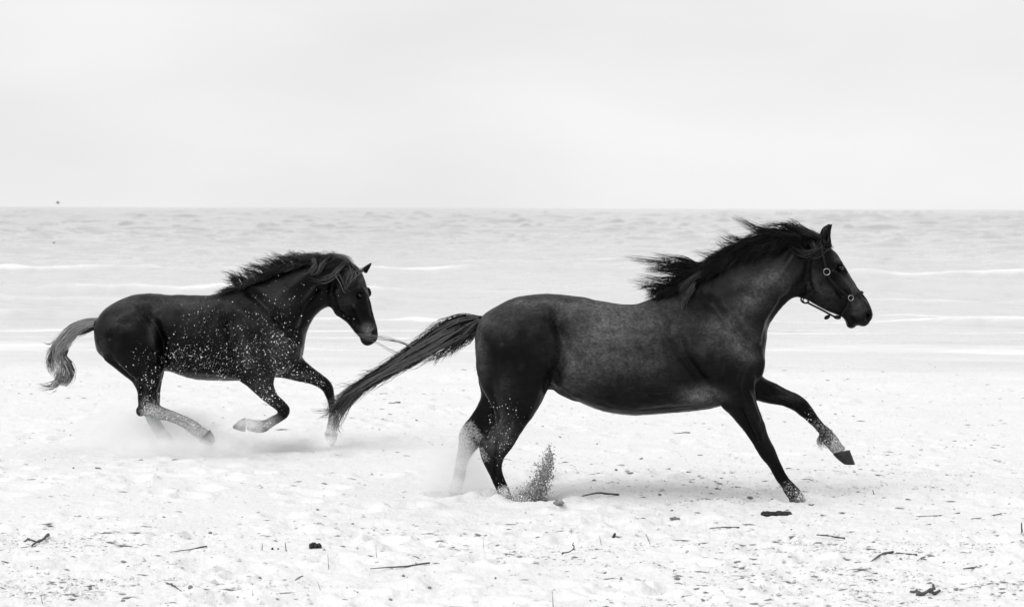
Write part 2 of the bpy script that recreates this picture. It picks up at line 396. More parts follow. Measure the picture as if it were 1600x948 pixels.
def build_body(rig, pieces, voxel, strokes, dust_highlights, pale, mat, parent, smooth_it=5, head=None, soft=620):
    V = []; fs = []; o_ = 0
    for (v_, f_) in pieces:
        V.append(v_); fs += [tuple(i + o_ for i in q) for q in f_]; o_ += len(v_)
    tmp = mesh_obj("tmp_body", np.vstack(V), fs)
    md = tmp.modifiers.new("r", 'REMESH'); md.mode = 'VOXEL'; md.voxel_size = voxel; md.adaptivity = 0
    dg = bpy.context.evaluated_depsgraph_get(); ev = tmp.evaluated_get(dg)
    me = bpy.data.meshes.new_from_object(ev); nv = len(me.vertices)
    bpy.data.objects.remove(tmp)
    co = np.empty(nv * 3, np.float32); me.vertices.foreach_get('co', co); co = co.reshape(-1, 3).astype(float)
    ne = len(me.edges); E = np.empty(ne * 2, np.int32); me.edges.foreach_get('vertices', E); E = E.reshape(-1, 2)
    deg = np.bincount(E.ravel(), minlength=nv).astype(float)[:, None]
    def lap(X):
        S = np.zeros_like(X)
        for k in range(3):
            S[:, k] = np.bincount(E[:, 0], X[E[:, 1], k], nv) + np.bincount(E[:, 1], X[E[:, 0], k], nv)
        return S / deg - X
    px = co[:, 0] / rig.s + rig.ox; py = rig.oy - co[:, 2] / rig.s
    wsm = np.ones(nv)
    if head is not None: wsm = np.where(np.hypot(px - head[0], py - head[1]) < head[2], 0.45, 1.0)
    wsm = wsm[:, None]
    for i in range(smooth_it):
        co = co + 0.6 * wsm * lap(co); co = co - 0.53 * wsm * lap(co) if i % 2 else co
    def normals(co_):
        me.vertices.foreach_set('co', co_.astype(np.float32).ravel()); me.update()
        nn = np.empty(nv * 3, np.float32); me.vertices.foreach_get('normal', nn); return nn.reshape(-1, 3).astype(float)
    nn = normals(co)
    px = co[:, 0] / rig.s + rig.ox; py = rig.oy - co[:, 2] / rig.s
    soft_ = smooth01(np.abs(nn[:, 1]), .3, .6) * smooth01(py, soft + 10, soft - 25)
    if head is not None: soft_ *= smooth01(np.hypot(px - head[0], py - head[1]), head[2] * .9, head[2] * 1.3)
    for i in range(70): co = co + 0.5 * soft_[:, None] * lap(co)
    nn = normals(co)
    px = co[:, 0] / rig.s + rig.ox; py = rig.oy - co[:, 2] / rig.s; dp = co[:, 1] / rig.s
    disp = np.zeros(nv)
    for stq in strokes:
        pts, r, amp = stq[:3]; lo, hi = stq[3] if len(stq) > 3 else (-999, 999)
        d = polydist(px, py, pts)
        disp += 2.3 * amp * np.exp(-(d / r) ** 2) * ((dp > lo) & (dp < hi))
    disp *= np.clip(np.abs(nn[:, 1]) * 1.6 - 0.15, 0, 1)
    disp += 0.5 * fbm(px / 9, py / 9 + dp * .05, 5, 3) + 1.1 * fbm(px / 26, py / 26 + dp * .02, 15, 2)
    co = co + nn * (disp * rig.s)[:, None]
    for i in range(2): co = co + 0.4 * lap(co)
    normals(co)
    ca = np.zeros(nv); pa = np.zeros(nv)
    for (cx, cy, rx, ry, val) in dust_highlights:
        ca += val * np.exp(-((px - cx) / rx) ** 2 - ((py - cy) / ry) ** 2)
    for (pts, r, val, lo, hi) in pale:
        d = polydist(px, py, pts); pa = np.maximum(pa, val * smooth01(d, r * 1.3, r * 0.3) * ((dp > lo) & (dp < hi)))
    for k, a in (('dust_highlights', ca), ('pale', pa)):
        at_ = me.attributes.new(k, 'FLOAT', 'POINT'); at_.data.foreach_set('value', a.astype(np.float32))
    me.materials.clear(); me.materials.append(mat); me.polygons.foreach_set('use_smooth', [True] * len(me.polygons))
    me.name = "body"; ob = bpy.data.objects.new("body", me); COL.objects.link(ob); ob.parent = parent
    return ob

def hair(name, rig, guides, mat, parent, seed=1, seg=14, sides=3):
    """guides: (points[(px,py,d)], count, (root spread, mid, tip) px, root radius m, wave px)"""
    r_ = np.random.default_rng(seed); Vs = []; Fs = []; T = []; off = 0
    for gd in guides:
        pts, cnt, spr, rad, wave = gd[:5]; tone = gd[5] if len(gd) > 5 else (0, 1)
        C = catmull(np.array(pts, float), 8); tC = np.linspace(0, 1, len(C))
        for k in range(cnt):
            Ln = 0.62 + 0.38 * r_.random() ** 0.6 if cnt > 3 else 1.0
            t = np.linspace(0, 1, seg); tt = t * Ln
            base = np.stack([np.interp(tt, tC, C[:, q]) for q in range(3)], 1)
            dv = r_.normal(size=3); dv /= max(1, np.linalg.norm(dv) / 1.6); dv[2] *= 0.8
            sp = np.interp(tt, [0, .5, 1], spr)[:, None]
            ph, fr = r_.random(3) * 6.3, 4 + 5 * r_.random(3)
            wv_ = np.sin(t[:, None] * fr + ph) * wave * (t[:, None] ** 1.2)
            P = base + dv * sp + (wv_ - wv_[0])
            W = rig.p(P[:, 0], P[:, 1], P[:, 2])
            tg = np.gradient(W, axis=0); tg /= np.linalg.norm(tg, axis=1)[:, None] + 1e-9
            n1 = np.cross(tg, [0.13, 1, 0.1]); n1 /= np.linalg.norm(n1, axis=1)[:, None] + 1e-9; n2 = np.cross(tg, n1)
            rr = rad * (0.6 + 0.8 * r_.random()) * (1 - 0.9 * t ** 1.6)
            ring = [W + (n1 * math.cos(a) + n2 * math.sin(a)) * rr[:, None] for a in np.arange(sides) * 2 * math.pi / sides]
            V = np.stack(ring, 1).reshape(-1, 3)
            i = np.arange(seg - 1)[:, None] * sides; j = np.arange(sides)[None, :]; jn = (j + 1) % sides
            q = np.stack([i + j, i + jn, i + sides + jn, i + sides + j], -1).reshape(-1, 4) + off
            Vs.append(V); Fs.append(q); off += len(V); T.append(np.full(len(V), tone[0] + (tone[1] - tone[0]) * r_.random() ** 1.8))
    return mesh_obj(name, np.vstack(Vs), np.vstack(Fs), mat, parent, attrs={'tone': np.concatenate(T)})

def part_loft(name, rig, st, mat, parent, m=3, n=20, sharp=1.0):
    V, fs = loft(rig, st, m, n, sharp); return mesh_obj(name, V, fs, mat, parent)
def part_ball(name, rig, c, r, mat, parent, rot=0):
    V, fs = ball(rig, c, r, rot); return mesh_obj(name, V, fs, mat, parent)

# ================= horse in front
R1 = Rig(1000, 786, 14.0)
loc1 = at(1000, 786, 14.0)
h1 = empty("horse", tuple(loc1))
tag(h1, "large dark horse in full gallop across the front right, wearing a halter", "horse", "galloping horses")
trunk1 = [(743, 524, 743, 556, 14, 0), (747, 506, 748, 584, 40, 0), (757, 492, 758, 606, 58, 0), (776, 479, 777, 618, 68, 0), (802, 467, 803, 616, 73, 0),
          (832, 460, 835, 612, 75, 0, .05), (868, 460, 870, 610, 72, 0, 0), (910, 464.5, 905, 628, 73, 0, -.05), (950, 472, 948, 643, 78, 0, -.1),
          (990, 475, 992, 648.5, 82, 0, -.15), (1022, 465, 1042, 645.5, 80, 0, -.25), (1054, 451, 1092, 641, 74, 0, -.4), (1086, 430, 1132, 632, 66, 0, -.5),
          (1112, 414, 1172, 612, 56, 0, -.5), (1136, 400, 1192, 582, 47, 0, -.45), (1158, 391, 1197, 546, 38, 0, -.4), (1178, 385, 1200, 513, 31, 0, -.35),
          (1200, 379, 1214, 490, 27, 0, -.25), (1222, 374, 1228, 474, 25, 0, -.2), (1243, 371, 1240, 465, 23, 0, -.1), (1262, 372, 1252, 463, 21, 0)]
head1 = [(1240, 374, 1232, 462, 17, 0), (1262, 373, 1243, 463, 21, 0), (1283, 377, 1254, 466, 24, 0, .05), (1299, 386, 1264, 470, 26, 0, .05), (1311, 399, 1275, 476, 27, 0, .05),
         (1321, 416, 1287, 482, 25, 0, 0), (1330, 432, 1298, 487, 20, 0), (1340, 447, 1308, 491, 16, 0, -.1), (1349, 458, 1315, 494, 14.5, 0), (1357, 471, 1321, 499, 14, 0),
         (1363, 485, 1325, 508, 14.5, 0), (1363.5, 495, 1332, 507, 12.5, 0), (1358, 503, 1346, 507, 8, 0)]
leg1_nf = [(1160, 535, 1108, 560, 6, -34), (1176, 568, 1108, 598, 24, -42), (1176, 603, 1122, 628, 24, -47), (1181, 628, 1139, 646, 19, -47), (1190, 655, 1161, 672, 14.5, -46), (1199, 680, 1175, 692, 12, -45),
           (1207, 695, 1183, 705, 12.5, -44), (1213, 709, 1190, 716, 11.5, -44), (1218, 722, 1200, 728, 9, -44), (1227, 738, 1208, 743, 8.5, -44), (1237, 750, 1217, 755, 10, -44), (1244, 757, 1222, 764, 10, -44), (1250, 765, 1228, 772, 10.5, -44), (1251, 770, 1231, 776, 10.5, -44)]
leg1_ff = [(1184, 556, 1134, 606, 14, 30), (1194, 580, 1155, 626, 24, 40), (1199, 592, 1183, 628, 20, 42), (1217, 600, 1207, 633.5, 17, 43), (1235, 609.5, 1228, 637, 14, 43), (1254, 619, 1244, 642.5, 12, 43),
           (1266, 627, 1252, 648, 12.5, 43), (1274, 637, 1259, 654, 12, 43), (1282, 649, 1267, 661, 10, 43), (1292, 662, 1278, 671, 8.5, 43), (1303, 671.5, 1286, 682, 9.5, 43), (1312, 681, 1292, 694, 10.5, 43), (1318, 690, 1300, 703, 9.5, 43), (1326, 700, 1307, 711, 10, 43), (1329, 704, 1310, 713, 10, 43)]
leg1_nh = [(850, 530, 752, 530, 14, -34), (868, 562, 744, 566, 33, -40), (863, 592, 751, 598, 34, -42), (852, 616, 762, 620, 27, -42), (838, 640, 773, 640, 20, -42), (821, 666, 774, 658, 15.5, -42), (806, 689, 765, 677, 12.5, -42),
           (796, 703, 754, 691, 11, -42), (789, 713, 751, 704, 11, -42), (786, 724, 757, 719, 10, -42), (788, 737, 765, 736, 9, -42), (793, 750, 771, 751, 8.5, -42), (798, 761, 777, 763, 10, -42), (800, 769, 781, 773, 10.5, -42), (805, 777, 784, 780, 10, -42)]
leg1_fh = [(836, 560, 746, 570, 30, 38), (832, 594, 747, 598, 28, 40), (806, 620, 752, 622, 21, 42), (796, 644, 746, 638, 15.5, 42), (783, 664, 734, 656, 12.5, 42), (768, 681, 721, 672, 11.5, 42),
           (757, 694, 716.5, 684, 11, 42), (747, 706, 717, 698, 10, 42), (736, 718, 715, 713, 9, 42), (730, 736, 711, 733, 8, 42), (727, 752, 708, 750, 8.5, 42), (724, 762, 704, 762, 10, 42), (722, 772, 704, 770, 9.5, 42), (722, 778, 702, 776, 10, 42)]
pieces = [loft(R1, trunk1, 5, 40), loft(R1, head1, 5, 32)] + [loft(R1, q, 4, 22) for q in (leg1_nf, leg1_ff, leg1_nh, leg1_fh)]
# shoulder, haunch, pectoral and cheek masses
pieces += [ball(R1, (1128, 545, -40), (52, 62, 26), -.35), ball(R1, (1128, 545, 40), (52, 62, 26), -.35), ball(R1, (1168, 562, -28), (27, 34, 26)), ball(R1, (1170, 560, 28), (28, 40, 26)),
           ball(R1, (800, 545, -44), (54, 62, 28), .1), ball(R1, (800, 545, 44), (54, 62, 28), .1), ball(R1, (1278, 440, -17), (24, 29, 11), -.3), ball(R1, (1278, 440, 17), (24, 29, 11), -.3),
           ball(R1, (1309, 410, -20), (9, 4.5, 6), .95), ball(R1, (1309, 410, 20), (9, 4.5, 6), .95), ball(R1, (1354, 491, -8), (8.5, 9, 7)), ball(R1, (1354, 491, 8), (8.5, 9, 7)), ball(R1, (1330.5, 506, 0), (7.5, 6, 9)), ball(R1, (1351, 502, 0), (9, 6, 11), -.5),
           ball(R1, (886, 617, -10), (22, 4.5, 12), .42), ball(R1, (758, 690, -42), (8, 14, 6), .4)]
for sgn in (-1, 1):   # ears, pricked back a little
    pieces.append(loft(R1, [(1299, 386, 1281, 384, 7, 15 * sgn), (1297, 377, 1282, 375, 7, 15 * sgn), (1296.5, 367, 1283, 364, 6, 15 * sgn), (1298, 357, 1287, 355, 4.5, 15 * sgn), (1300, 349, 1297, 348, 2, 15 * sgn)], 4, 14))
NEAR = (-999, -12)
strokes1 = [
    ([(1070, 600), (1020, 606), (960, 600), (910, 584)], 2.6, .9), ([(1112, 520), (1122, 548), (1116, 576)], 6, 1.6), ([(1150, 540), (1158, 566), (1150, 592)], 5, 1.4), ([(1150, 598), (1158, 630), (1172, 664)], 3, 1.0, NEAR), ([(1166, 606), (1180, 650)], 3, .9, NEAR),
    ([(822, 520), (810, 570), (802, 640)], 7, -.8, NEAR), ([(846, 560), (838, 600), (824, 640)], 6, 1.3, NEAR), ([(786, 540), (788, 590), (792, 630)], 6, 1.3, NEAR), ([(814, 628), (800, 668), (786, 700)], 3.5, 1.1, NEAR), ([(1210, 470), (1192, 500), (1184, 530)], 5, 1.6),
    ([(1238, 398), (1220, 425), (1196, 448)], 6, 1.6), ([(1170, 430), (1150, 450)], 14, .8), ([(880, 470), (940, 486), (1010, 490)], 10, 1.0), ([(862, 592), (872, 606), (900, 618)], 4, 1.6), ([(862, 580), (880, 600), (905, 612)], 3, -1.4),
    ([(1318, 436), (1330, 452)], 2.2, 1.0), ([(1338, 470), (1344, 486)], 2.6, 1.0), ([(1322, 486), (1336, 492)], 3, .9), ([(1276, 452), (1290, 476)], 3, .9), ([(1060, 520), (1074, 556), (1094, 584)], 4, -1.2), ([(1040, 560), (1050, 590)], 8, -1.2),
    ([(1062, 478), (1095, 510), (1135, 545), (1172, 562)], 15, 3.2), ([(1108, 470), (1136, 497), (1162, 522), (1182, 546)], 11, -3.6),
    ([(1128, 478), (1158, 505), (1180, 530)], 7, 2.5), ([(1046, 500), (1060, 545), (1090, 585), (1122, 618)], 12, -4.5), ([(1100, 560), (1130, 590)], 20, 4),
    ([(1125, 582), (1155, 592), (1176, 600)], 14, -1.8), ([(1186, 548), (1184, 580), (1176, 600)], 6, 2.5, NEAR),
    ([(1255, 440), (1225, 470), (1200, 505), (1192, 530)], 8, -3.2), ([(1240, 420), (1190, 455), (1160, 485)], 16, 2.5), ([(1225, 395), (1150, 425), (1100, 450)], 14, -.9),
    ([(872, 488), (880, 530), (874, 570), (860, 604)], 10, -6.5), ([(900, 520), (905, 560), (890, 600)], 16, 2), ([(846, 478), (866, 486)], 10, 3.5), ([(866, 498), (880, 520)], 12, -4),
    ([(760, 540), (766, 590), (777, 640)], 8, -1.8, NEAR), ([(800, 520), (820, 570), (826, 610)], 26, 3, NEAR), ([(840, 520), (850, 570)], 14, 2.5), ([(800, 640), (786, 672)], 9, 2.5, NEAR), ([(778, 650), (764, 680)], 4, -2.5, NEAR),
    ([(800, 655), (778, 690)], 4, -1.6, NEAR), ([(778, 700), (776, 740)], 3, -2, NEAR), ([(1168, 640), (1184, 680)], 5, 2, NEAR), ([(1152, 632), (1176, 684)], 3.5, -2, NEAR), ([(1210, 722), (1222, 744)], 3, -1.8, NEAR),
    ([(1215, 612), (1250, 630)], 5, 1.8), ([(1195, 618), (1240, 634)], 3.5, -2),
    ([(1080, 612), (1115, 618)], 14, 2.5), ([(1000, 640), (1080, 632), (1118, 626)], 7, -1.5),
    # head
    ([(1262, 400), (1258, 430), (1268, 462), (1290, 470)], 5, -2.8), ([(1302, 424), (1320, 448), (1332, 466)], 3.2, 3.6), ([(1294, 434), (1314, 460)], 5, -3.4), ([(1270, 445), (1285, 462)], 12, 1.5), ([(1302, 470), (1316, 482)], 5, -1.5), ([(1310, 408), (1322, 424)], 3, 1.5),
    ([(1311, 418)], 4.5, -2.4), ([(1326, 420), (1344, 450), (1354, 468)], 4, -1.5), ([(1335, 478), (1350, 470)], 5, 1.4), ([(1355.5, 490), (1356.5, 495)], 4, -8), ([(1349, 486), (1350, 494)], 2.5, 1.5), ([(1350, 484), (1352, 496)], 3, 1.8), ([(1360, 484), (1363, 490)], 2.5, 1.2),
    ([(1328, 496), (1336, 502), (1341, 508)], 2.0, -2), ([(1318, 490), (1330, 505)], 4, 1), ([(1336, 466), (1330, 484)], 6, -1.2), ([(1290, 372), (1291, 366)], 3.5, -3.5),
]
for k in range(6):   # faint ribs
    xx = 925 + k * 21; strokes1.append(([(xx, 530), (xx + 5, 570), (xx + 18, 608)], 5, 0.9))
for k in range(5):   # skin folds in the stretched neck base
    strokes1.append(([(1118 + k * 13, 482 + k * 9), (1130 + k * 13, 500 + k * 10)], 3.5, -.6))
dust_highlights1 = [(960, 500, 70, 34, .35), (885, 560, 12, 40, .4), (1135, 500, 34, 16, .3), (1150, 525, 16, 26, .3), (1215, 425, 30, 12, .3), (990, 560, 50, 12, .2), (760, 500, 14, 10, .4), (1030, 500, 26, 14, .3), (1308, 400, 7, 9, .35), (1334, 452, 7, 16, .45), (1276, 436, 10, 12, .2), (1165, 470, 30, 12, .22), (1140, 545, 20, 14, .25), (820, 470, 40, 6, .5), (748, 530, 7, 30, .4), (792, 605, 12, 26, .15), (925, 478, 95, 14, .72), (930, 530, 50, 50, .48), (905, 580, 26, 36, .45), (1000, 520, 70, 30, .25), (790, 500, 36, 26, .25), (1000, 575, 60, 20, .18), (1092, 613, 28, 12, 1.6), (1122, 515, 30, 24, .5), (1160, 555, 16, 14, .35),
         (1195, 442, 34, 14, .6), (1175, 470, 22, 16, .4), (1172, 530, 12, 22, .35), (1290, 455, 20, 20, .22), (1340, 478, 12, 12, .5), (1318, 440, 14, 9, .3), (788, 680, 20, 36, .45), (766, 690, 12, 14, .4), (752, 560, 10, 40, .3), (874, 612, 16, 6, .5), (1232, 622, 25, 8, .25)]  # dusty areas, and muscle highlights painted on neck, shoulder, loin and face
pale1 = [([(712, 690), (720, 740), (714, 790)], 34, 1.25, 20, 200), ([(735, 668), (752, 690)], 8, .7, 20, 200), ([(1306, 690), (1322, 710)], 19, .85, 20, 200), ([(1284, 668), (1300, 682)], 12, .35, 20, 200), ([(1226, 754), (1236, 760)], 10, .28, -200, 0), ([(790, 768), (800, 785)], 15, .85, -200, 0), ([(752, 700), (760, 712)], 7, .45, -200, 0)]
body1 = build_body(R1, pieces, 0.0062, strokes1, dust_highlights1, pale1, M_coat1, h1, 5, head=(1310, 440, 75), soft=628)
# hooves (toe slightly longer than heel)
part_loft("hoof", R1, [(1251.5, 766, 1229, 774, 11, -44), (1254, 770, 1231, 780, 12, -44), (1256, 775, 1235, 784, 12.5, -44)], M_hoof, h1, 4, 24, .9)
part_loft("hoof", R1, [(1334.5, 706, 1308, 713, 12, 43), (1339, 717, 1316, 721, 13, 43), (1343, 728, 1325, 728, 13.5, 43)], M_hoof, h1, 4, 24, .9)
part_loft("hoof", R1, [(806, 775, 784, 780, 12, -42), (810, 782, 786, 787, 13, -42), (812, 789, 787, 791, 13, -42)], M_hoof, h1, 4, 24, .9)
part_loft("hoof", R1, [(723, 774, 702, 773, 12, 42), (727, 781, 703, 781, 13, 42), (729, 787, 703, 787, 13, 42)], M_hoof, h1, 4, 24, .9)
for sgn in (-1, 1): part_ball("eye", R1, (1311.5, 417.5, 20.5 * sgn), (4.6, 4.0, 4.2), M_eye, h1, .9)
# mane
G = []
def crest(t):  # along the top of the neck of the front horse, withers -> poll
    C = catmull(np.array([(1024, 464), (1054, 452), (1086, 431), (1112, 415), (1136, 401), (1158, 392), (1178, 386), (1200, 380), (1222, 375), (1243, 372), (1266, 372), (1284, 376)], float), 6)
    return np.array([np.interp(t, np.linspace(0, 1, len(C)), C[:, k]) for k in (0, 1)])
r_ = np.random.default_rng(3)
for i in range(120):         # pointed locks lying back along the crest
    t = 0.02 + 0.97 * r_.random(); a = crest(t); dl = .06 + .16 * r_.random(); b = crest(max(0, t - dl * .5)); c = crest(max(0, t - dl))
    up = 2 + 7 * r_.random() ** 1.5 + 4 * t; fl = (12 * r_.random() ** 3) 
    G.append(([(a[0] + 3, a[1] + 6, -3), (a[0] - 5, a[1] - up * .7, -5), (b[0] - 5, b[1] - up, -7), (c[0] - 12 - 10 * r_.random(), c[1] - up * .5 - fl, -8)], 16, (3.2, 3.0, .8), .0019, 3.5, (0, 1.0 if r_.random() < .3 else .15)))
for i in range(90):
    t = 0.04 + 0.94 * r_.random(); a = crest(t); dl = .06 + .16 * r_.random(); b = crest(max(0, t - dl * .5)); c = crest(max(0, t - dl)); dn = r_.random()
    G.append(([(a[0] + 3, a[1] + 6, -4), (a[0] - 8, a[1] + 2, -11), (b[0] - 3, b[1] + 4 + 6 * dn, -19), (c[0] - 2, c[1] + 8 + 16 * dn, -25)], 16, (3, 3.0, 1.0), .0019, 2.5, (0, .5 if r_.random() < .2 else .08)))
for (pts, n) in [([(1255, 372), (1225, 366), (1185, 358), (1141, 336)], 60), ([(1262, 372), (1235, 356), (1215, 352), (1180, 352)], 40), ([(1240, 372), (1210, 364), (1170, 370), (1150, 378)], 40),
                 ([(1190, 384), (1165, 383), (1140, 374), (1123, 362)], 26), ([(1170, 390), (1150, 385), (1132, 382), (1118, 372)], 16), ([(1140, 400), (1122, 398), (1105, 396), (1075, 388)], 14),
                 ([(1110, 420), (1080, 415), (1040, 412), (980, 402)], 26), ([(1105, 424), (1080, 421), (1050, 420), (1012, 420)], 30), ([(1100, 428), (1070, 428), (1040, 422), (1010, 420)], 26),
                 ([(1090, 432), (1060, 436), (1035, 436), (1000, 430)], 22), ([(1080, 440), (1055, 444), (1030, 446), (985, 436)], 16), ([(1075, 444), (1050, 452), (1032, 458), (1016, 466)], 40), ([(1100, 425), (1075, 408), (1045, 404), (1025, 398)], 14),
                 ([(1070, 446), (1045, 450), (1020, 448), (1000, 450)], 12)]:
    P = [(p[0] - (8 if p[0] < 1030 else 0), p[1], -4 - 4 * k) for k, p in enumerate(pts)]
    G.append((P, int(n * (2.6 if P[-1][0] < 1030 else 1.6)), (4, 5, 2.2), .0021, 3, (0, .35)))
for (pts, n) in [([(1100, 425, -12), (1078, 436, -30), (1064, 448, -40), (1062, 462, -48)], 34), ([(1080, 440, -30), (1070, 455, -44), (1060, 472, -54), (1053, 498, -60)], 20), ([(1080, 450, -40), (1070, 466, -50), (1066, 484, -56)], 10),
                 ([(1282, 374, -12), (1262, 396, -24), (1240, 392, -22), (1225, 376, -10)], 14), ([(1296, 384, -14), (1275, 392, -26), (1255, 394, -26), (1238, 378, -14)], 16), ([(1262, 372, -6), (1268, 382, -22), (1272, 392, -26)], 20),
                 ([(1290, 378, -8), (1276, 368, -12), (1262, 362, -14), (1248, 362, -12)], 50), ([(1278, 372, -4), (1256, 360, -10), (1240, 350, -12), (1218, 344, -12)], 34), ([(1292, 386, -18), (1270, 402, -28), (1240, 402, -26)], 6)]:
    G.append((pts, n, (3.5, 3.5, 3), .0018, 2.5, (.1, 1)))
for k in range(46):
    t = .05 + .93 * r_.random(); a = crest(t); ln = 34 + 50 * r_.random(); up = ln * r_.uniform(.02, .34) + 4 * t
    sl = (crest(max(0, t - .15)) - crest(min(1, t + .02))); sl = sl / (np.hypot(*sl) + 1e-6)
    G.append(([(a[0], a[1], -4), (a[0] + sl[0] * ln * .35, a[1] + sl[1] * ln * .3 - up * .6, -6), (a[0] + sl[0] * ln * .7, a[1] + sl[1] * ln * .5 - up * .9, -8), (a[0] + sl[0] * ln, a[1] + sl[1] * ln * .7 - up * r_.uniform(.8, 1.4), -8)], 5, (2.5, 2.2, 1.4), .0017, 4, (0, .8)))
hair("mane", R1, G, M_hair1, h1, 5)
# tail: a dense core and many tapering locks
G = []; r_ = np.random.default_rng(8)
SP = catmull(np.array([(758, 500), (735, 508), (700, 523), (655, 550), (612, 576), (568, 603), (537, 630), (520, 655)], float), 8)
WD = np.interp(np.linspace(0, 1, len(SP)), [0, .08, .2, .42, .6, .8, 1], [8, 14, 20, 13, 7.5, 6, 12])
TL = np.linspace(0, 1, len(SP))
def sp(t, o_):
    x0 = np.interp(t, TL, SP[:, 0]); y0 = np.interp(t, TL, SP[:, 1]); w = np.interp(t, TL, WD)
    return (x0 + o_ * w * .5, y0 + o_ * w * .86)
for k in range(120):
    o1 = r_.uniform(-1, 1) * .9; o2 = np.clip(o1 + r_.normal() * .35, -1.05, 1.05); t0 = max(0, r_.random() * .45 - .12); t1 = min(1, t0 + .45 + .5 * r_.random())
    ts = np.linspace(t0, t1, 7); P = []
    for m_, t in enumerate(ts):
        f = m_ / 6; x0, y0 = sp(t, (o1 * (1 - f) + o2 * f) * (.35 + .65 * min(1, (t + .02) / .15)) * .9 + .12 * math.sin(f * 5 + k)); P.append((x0, y0, 6 * math.sin(k * 1.7) * min(1, t * 4)))
    G.append((P, 11, (2.5, 2.8, 1.0), .0019, 4, (0, 1.5 if r_.random() < .45 else .25)))
for k in range(26):   # lower fringe under the dock
    a = r_.uniform(702, 750); y0 = 505 + (750 - a) * .45; ln = 14 + 24 * r_.random()
    G.append(([(a + 8, y0 - 2, -3), (a, y0 + 10, -4), (a - ln * .5, y0 + 14 + ln * .5, -4), (a - ln * .8, y0 + 16 + ln * .9, -3)], 8, (2.5, 2, .8), .0018, 2, (0, .8)))
for k in range(60):   # loose locks standing off the tail
    t0 = r_.uniform(.05, .75); sd_k = r_.choice([-1, 1]); x0, y0 = sp(t0, sd_k * .6); x1, y1 = sp(min(1, t0 + .12), sd_k * (1.0 + .3 * r_.random())); x2, y2 = sp(min(1, t0 + .22), sd_k * (1.1 + .5 * r_.random())); x3, y3 = sp(min(1, t0 + .32), sd_k * (.8 + .9 * r_.random()))
    G.append(([(x0, y0, 0), (x1, y1, 0), (x2, y2, 0), (x3, y3, 0)], 3, (2, 2, 1), .0016, 5, (0, .8)))
for k in range(40):   # frayed end
    a = r_.uniform(530, 600); y0 = 603 + (568 - a) * .8; dx = r_.uniform(10, 45); up = r_.uniform(-.25, 1.3)
    G.append(([(a + 25, y0 - 14, 0), (a, y0, 0), (a - dx * .6, y0 + dx * .55 * up, 0), (a - dx, y0 + dx * up * .8 + 4 * math.sin(k), 0)], 8, (3, 3, 1.2), .0017, 4, (.2, 2.2)))
G += [([(600, 580, 0), (560, 602, 0), (530, 632, 0), (508, 642, 0), (480, 636, 0)], 10, (5, 3, 1), .0018, 2), ([(590, 588, 0), (545, 620, 0), (520, 640, 0), (500, 644, 0), (482, 641, 0)], 10, (5, 3, 1), .0018, 2),
     ([(580, 592, 0), (540, 628, 0), (520, 646, 0), (497, 655, 0)], 20, (6, 4, 2), .0018, 3), ([(560, 610, 0), (535, 640, 0), (526, 665, 0), (530, 678, 0)], 40, (6, 5, 5), .0017, 4, (.4, 2.4))]
for (a, b) in [((560, 521), (562, 524)), ((558, 524), (560, 527))]:   # long strands streaming back past the other horse's muzzle
    G.append(([(690, 556, -6), (655, 548, -8), (630, 536, -10), (600, 527 + (b[1] - 524), -10), (575, 524 + (b[1] - 524), -10), (b[0] - 6, b[1] - 2, -10)], 3, (2, 2, 2), .0018, 1.0, (3.5, 4.5)))
G.append(([(700, 556, -6), (655, 560, -8), (620, 552, -10), (592, 537, -10), (570, 528, -10), (556, 523, -10)], 3, (2, 2, 2), .0017, 1.0, (3.5, 4.5)))
for k in range(26):   # paler single strands lying across the dark ones
    t0 = r_.uniform(.02, .6); o1 = r_.uniform(-.8, .8); o2 = np.clip(o1 + r_.normal() * .7, -1, 1)
    G.append(([(*sp(t0 + .3 * f, o1 * (1 - f) + o2 * f), -12 - 4 * math.sin(3 * f)) for f in (0, .33, .66, 1)], 3, (1.2, 1.5, 1), .0018, 3, (1.0, 2.4)))
hair("tail", R1, G, M_tail1, h1, 9, seg=20)
dock = part_loft("dock", R1, [(764, 490, 756, 508, 8, 0), (750, 497, 745, 510, 6, 0), (738, 503, 734, 513, 4, 0), (724, 510, 722, 516, 2, 0), (714, 516, 713, 519, 1, 0)], M_coat2, h1, 4, 14)
# feather on the far fetlock
hair("fetlock_feather", R1, [([(1296, 676, 43), (1289, 690, 43), (1290, 703, 43)], 60, (4, 4, 4), .0016, 2, (.2, 1)), ([(1300, 680, 34), (1296, 690, 32), (1297, 698, 32)], 50, (6, 5, 4), .0016, 2, (0, .6))], M_tail2, h1, 4, seg=8)

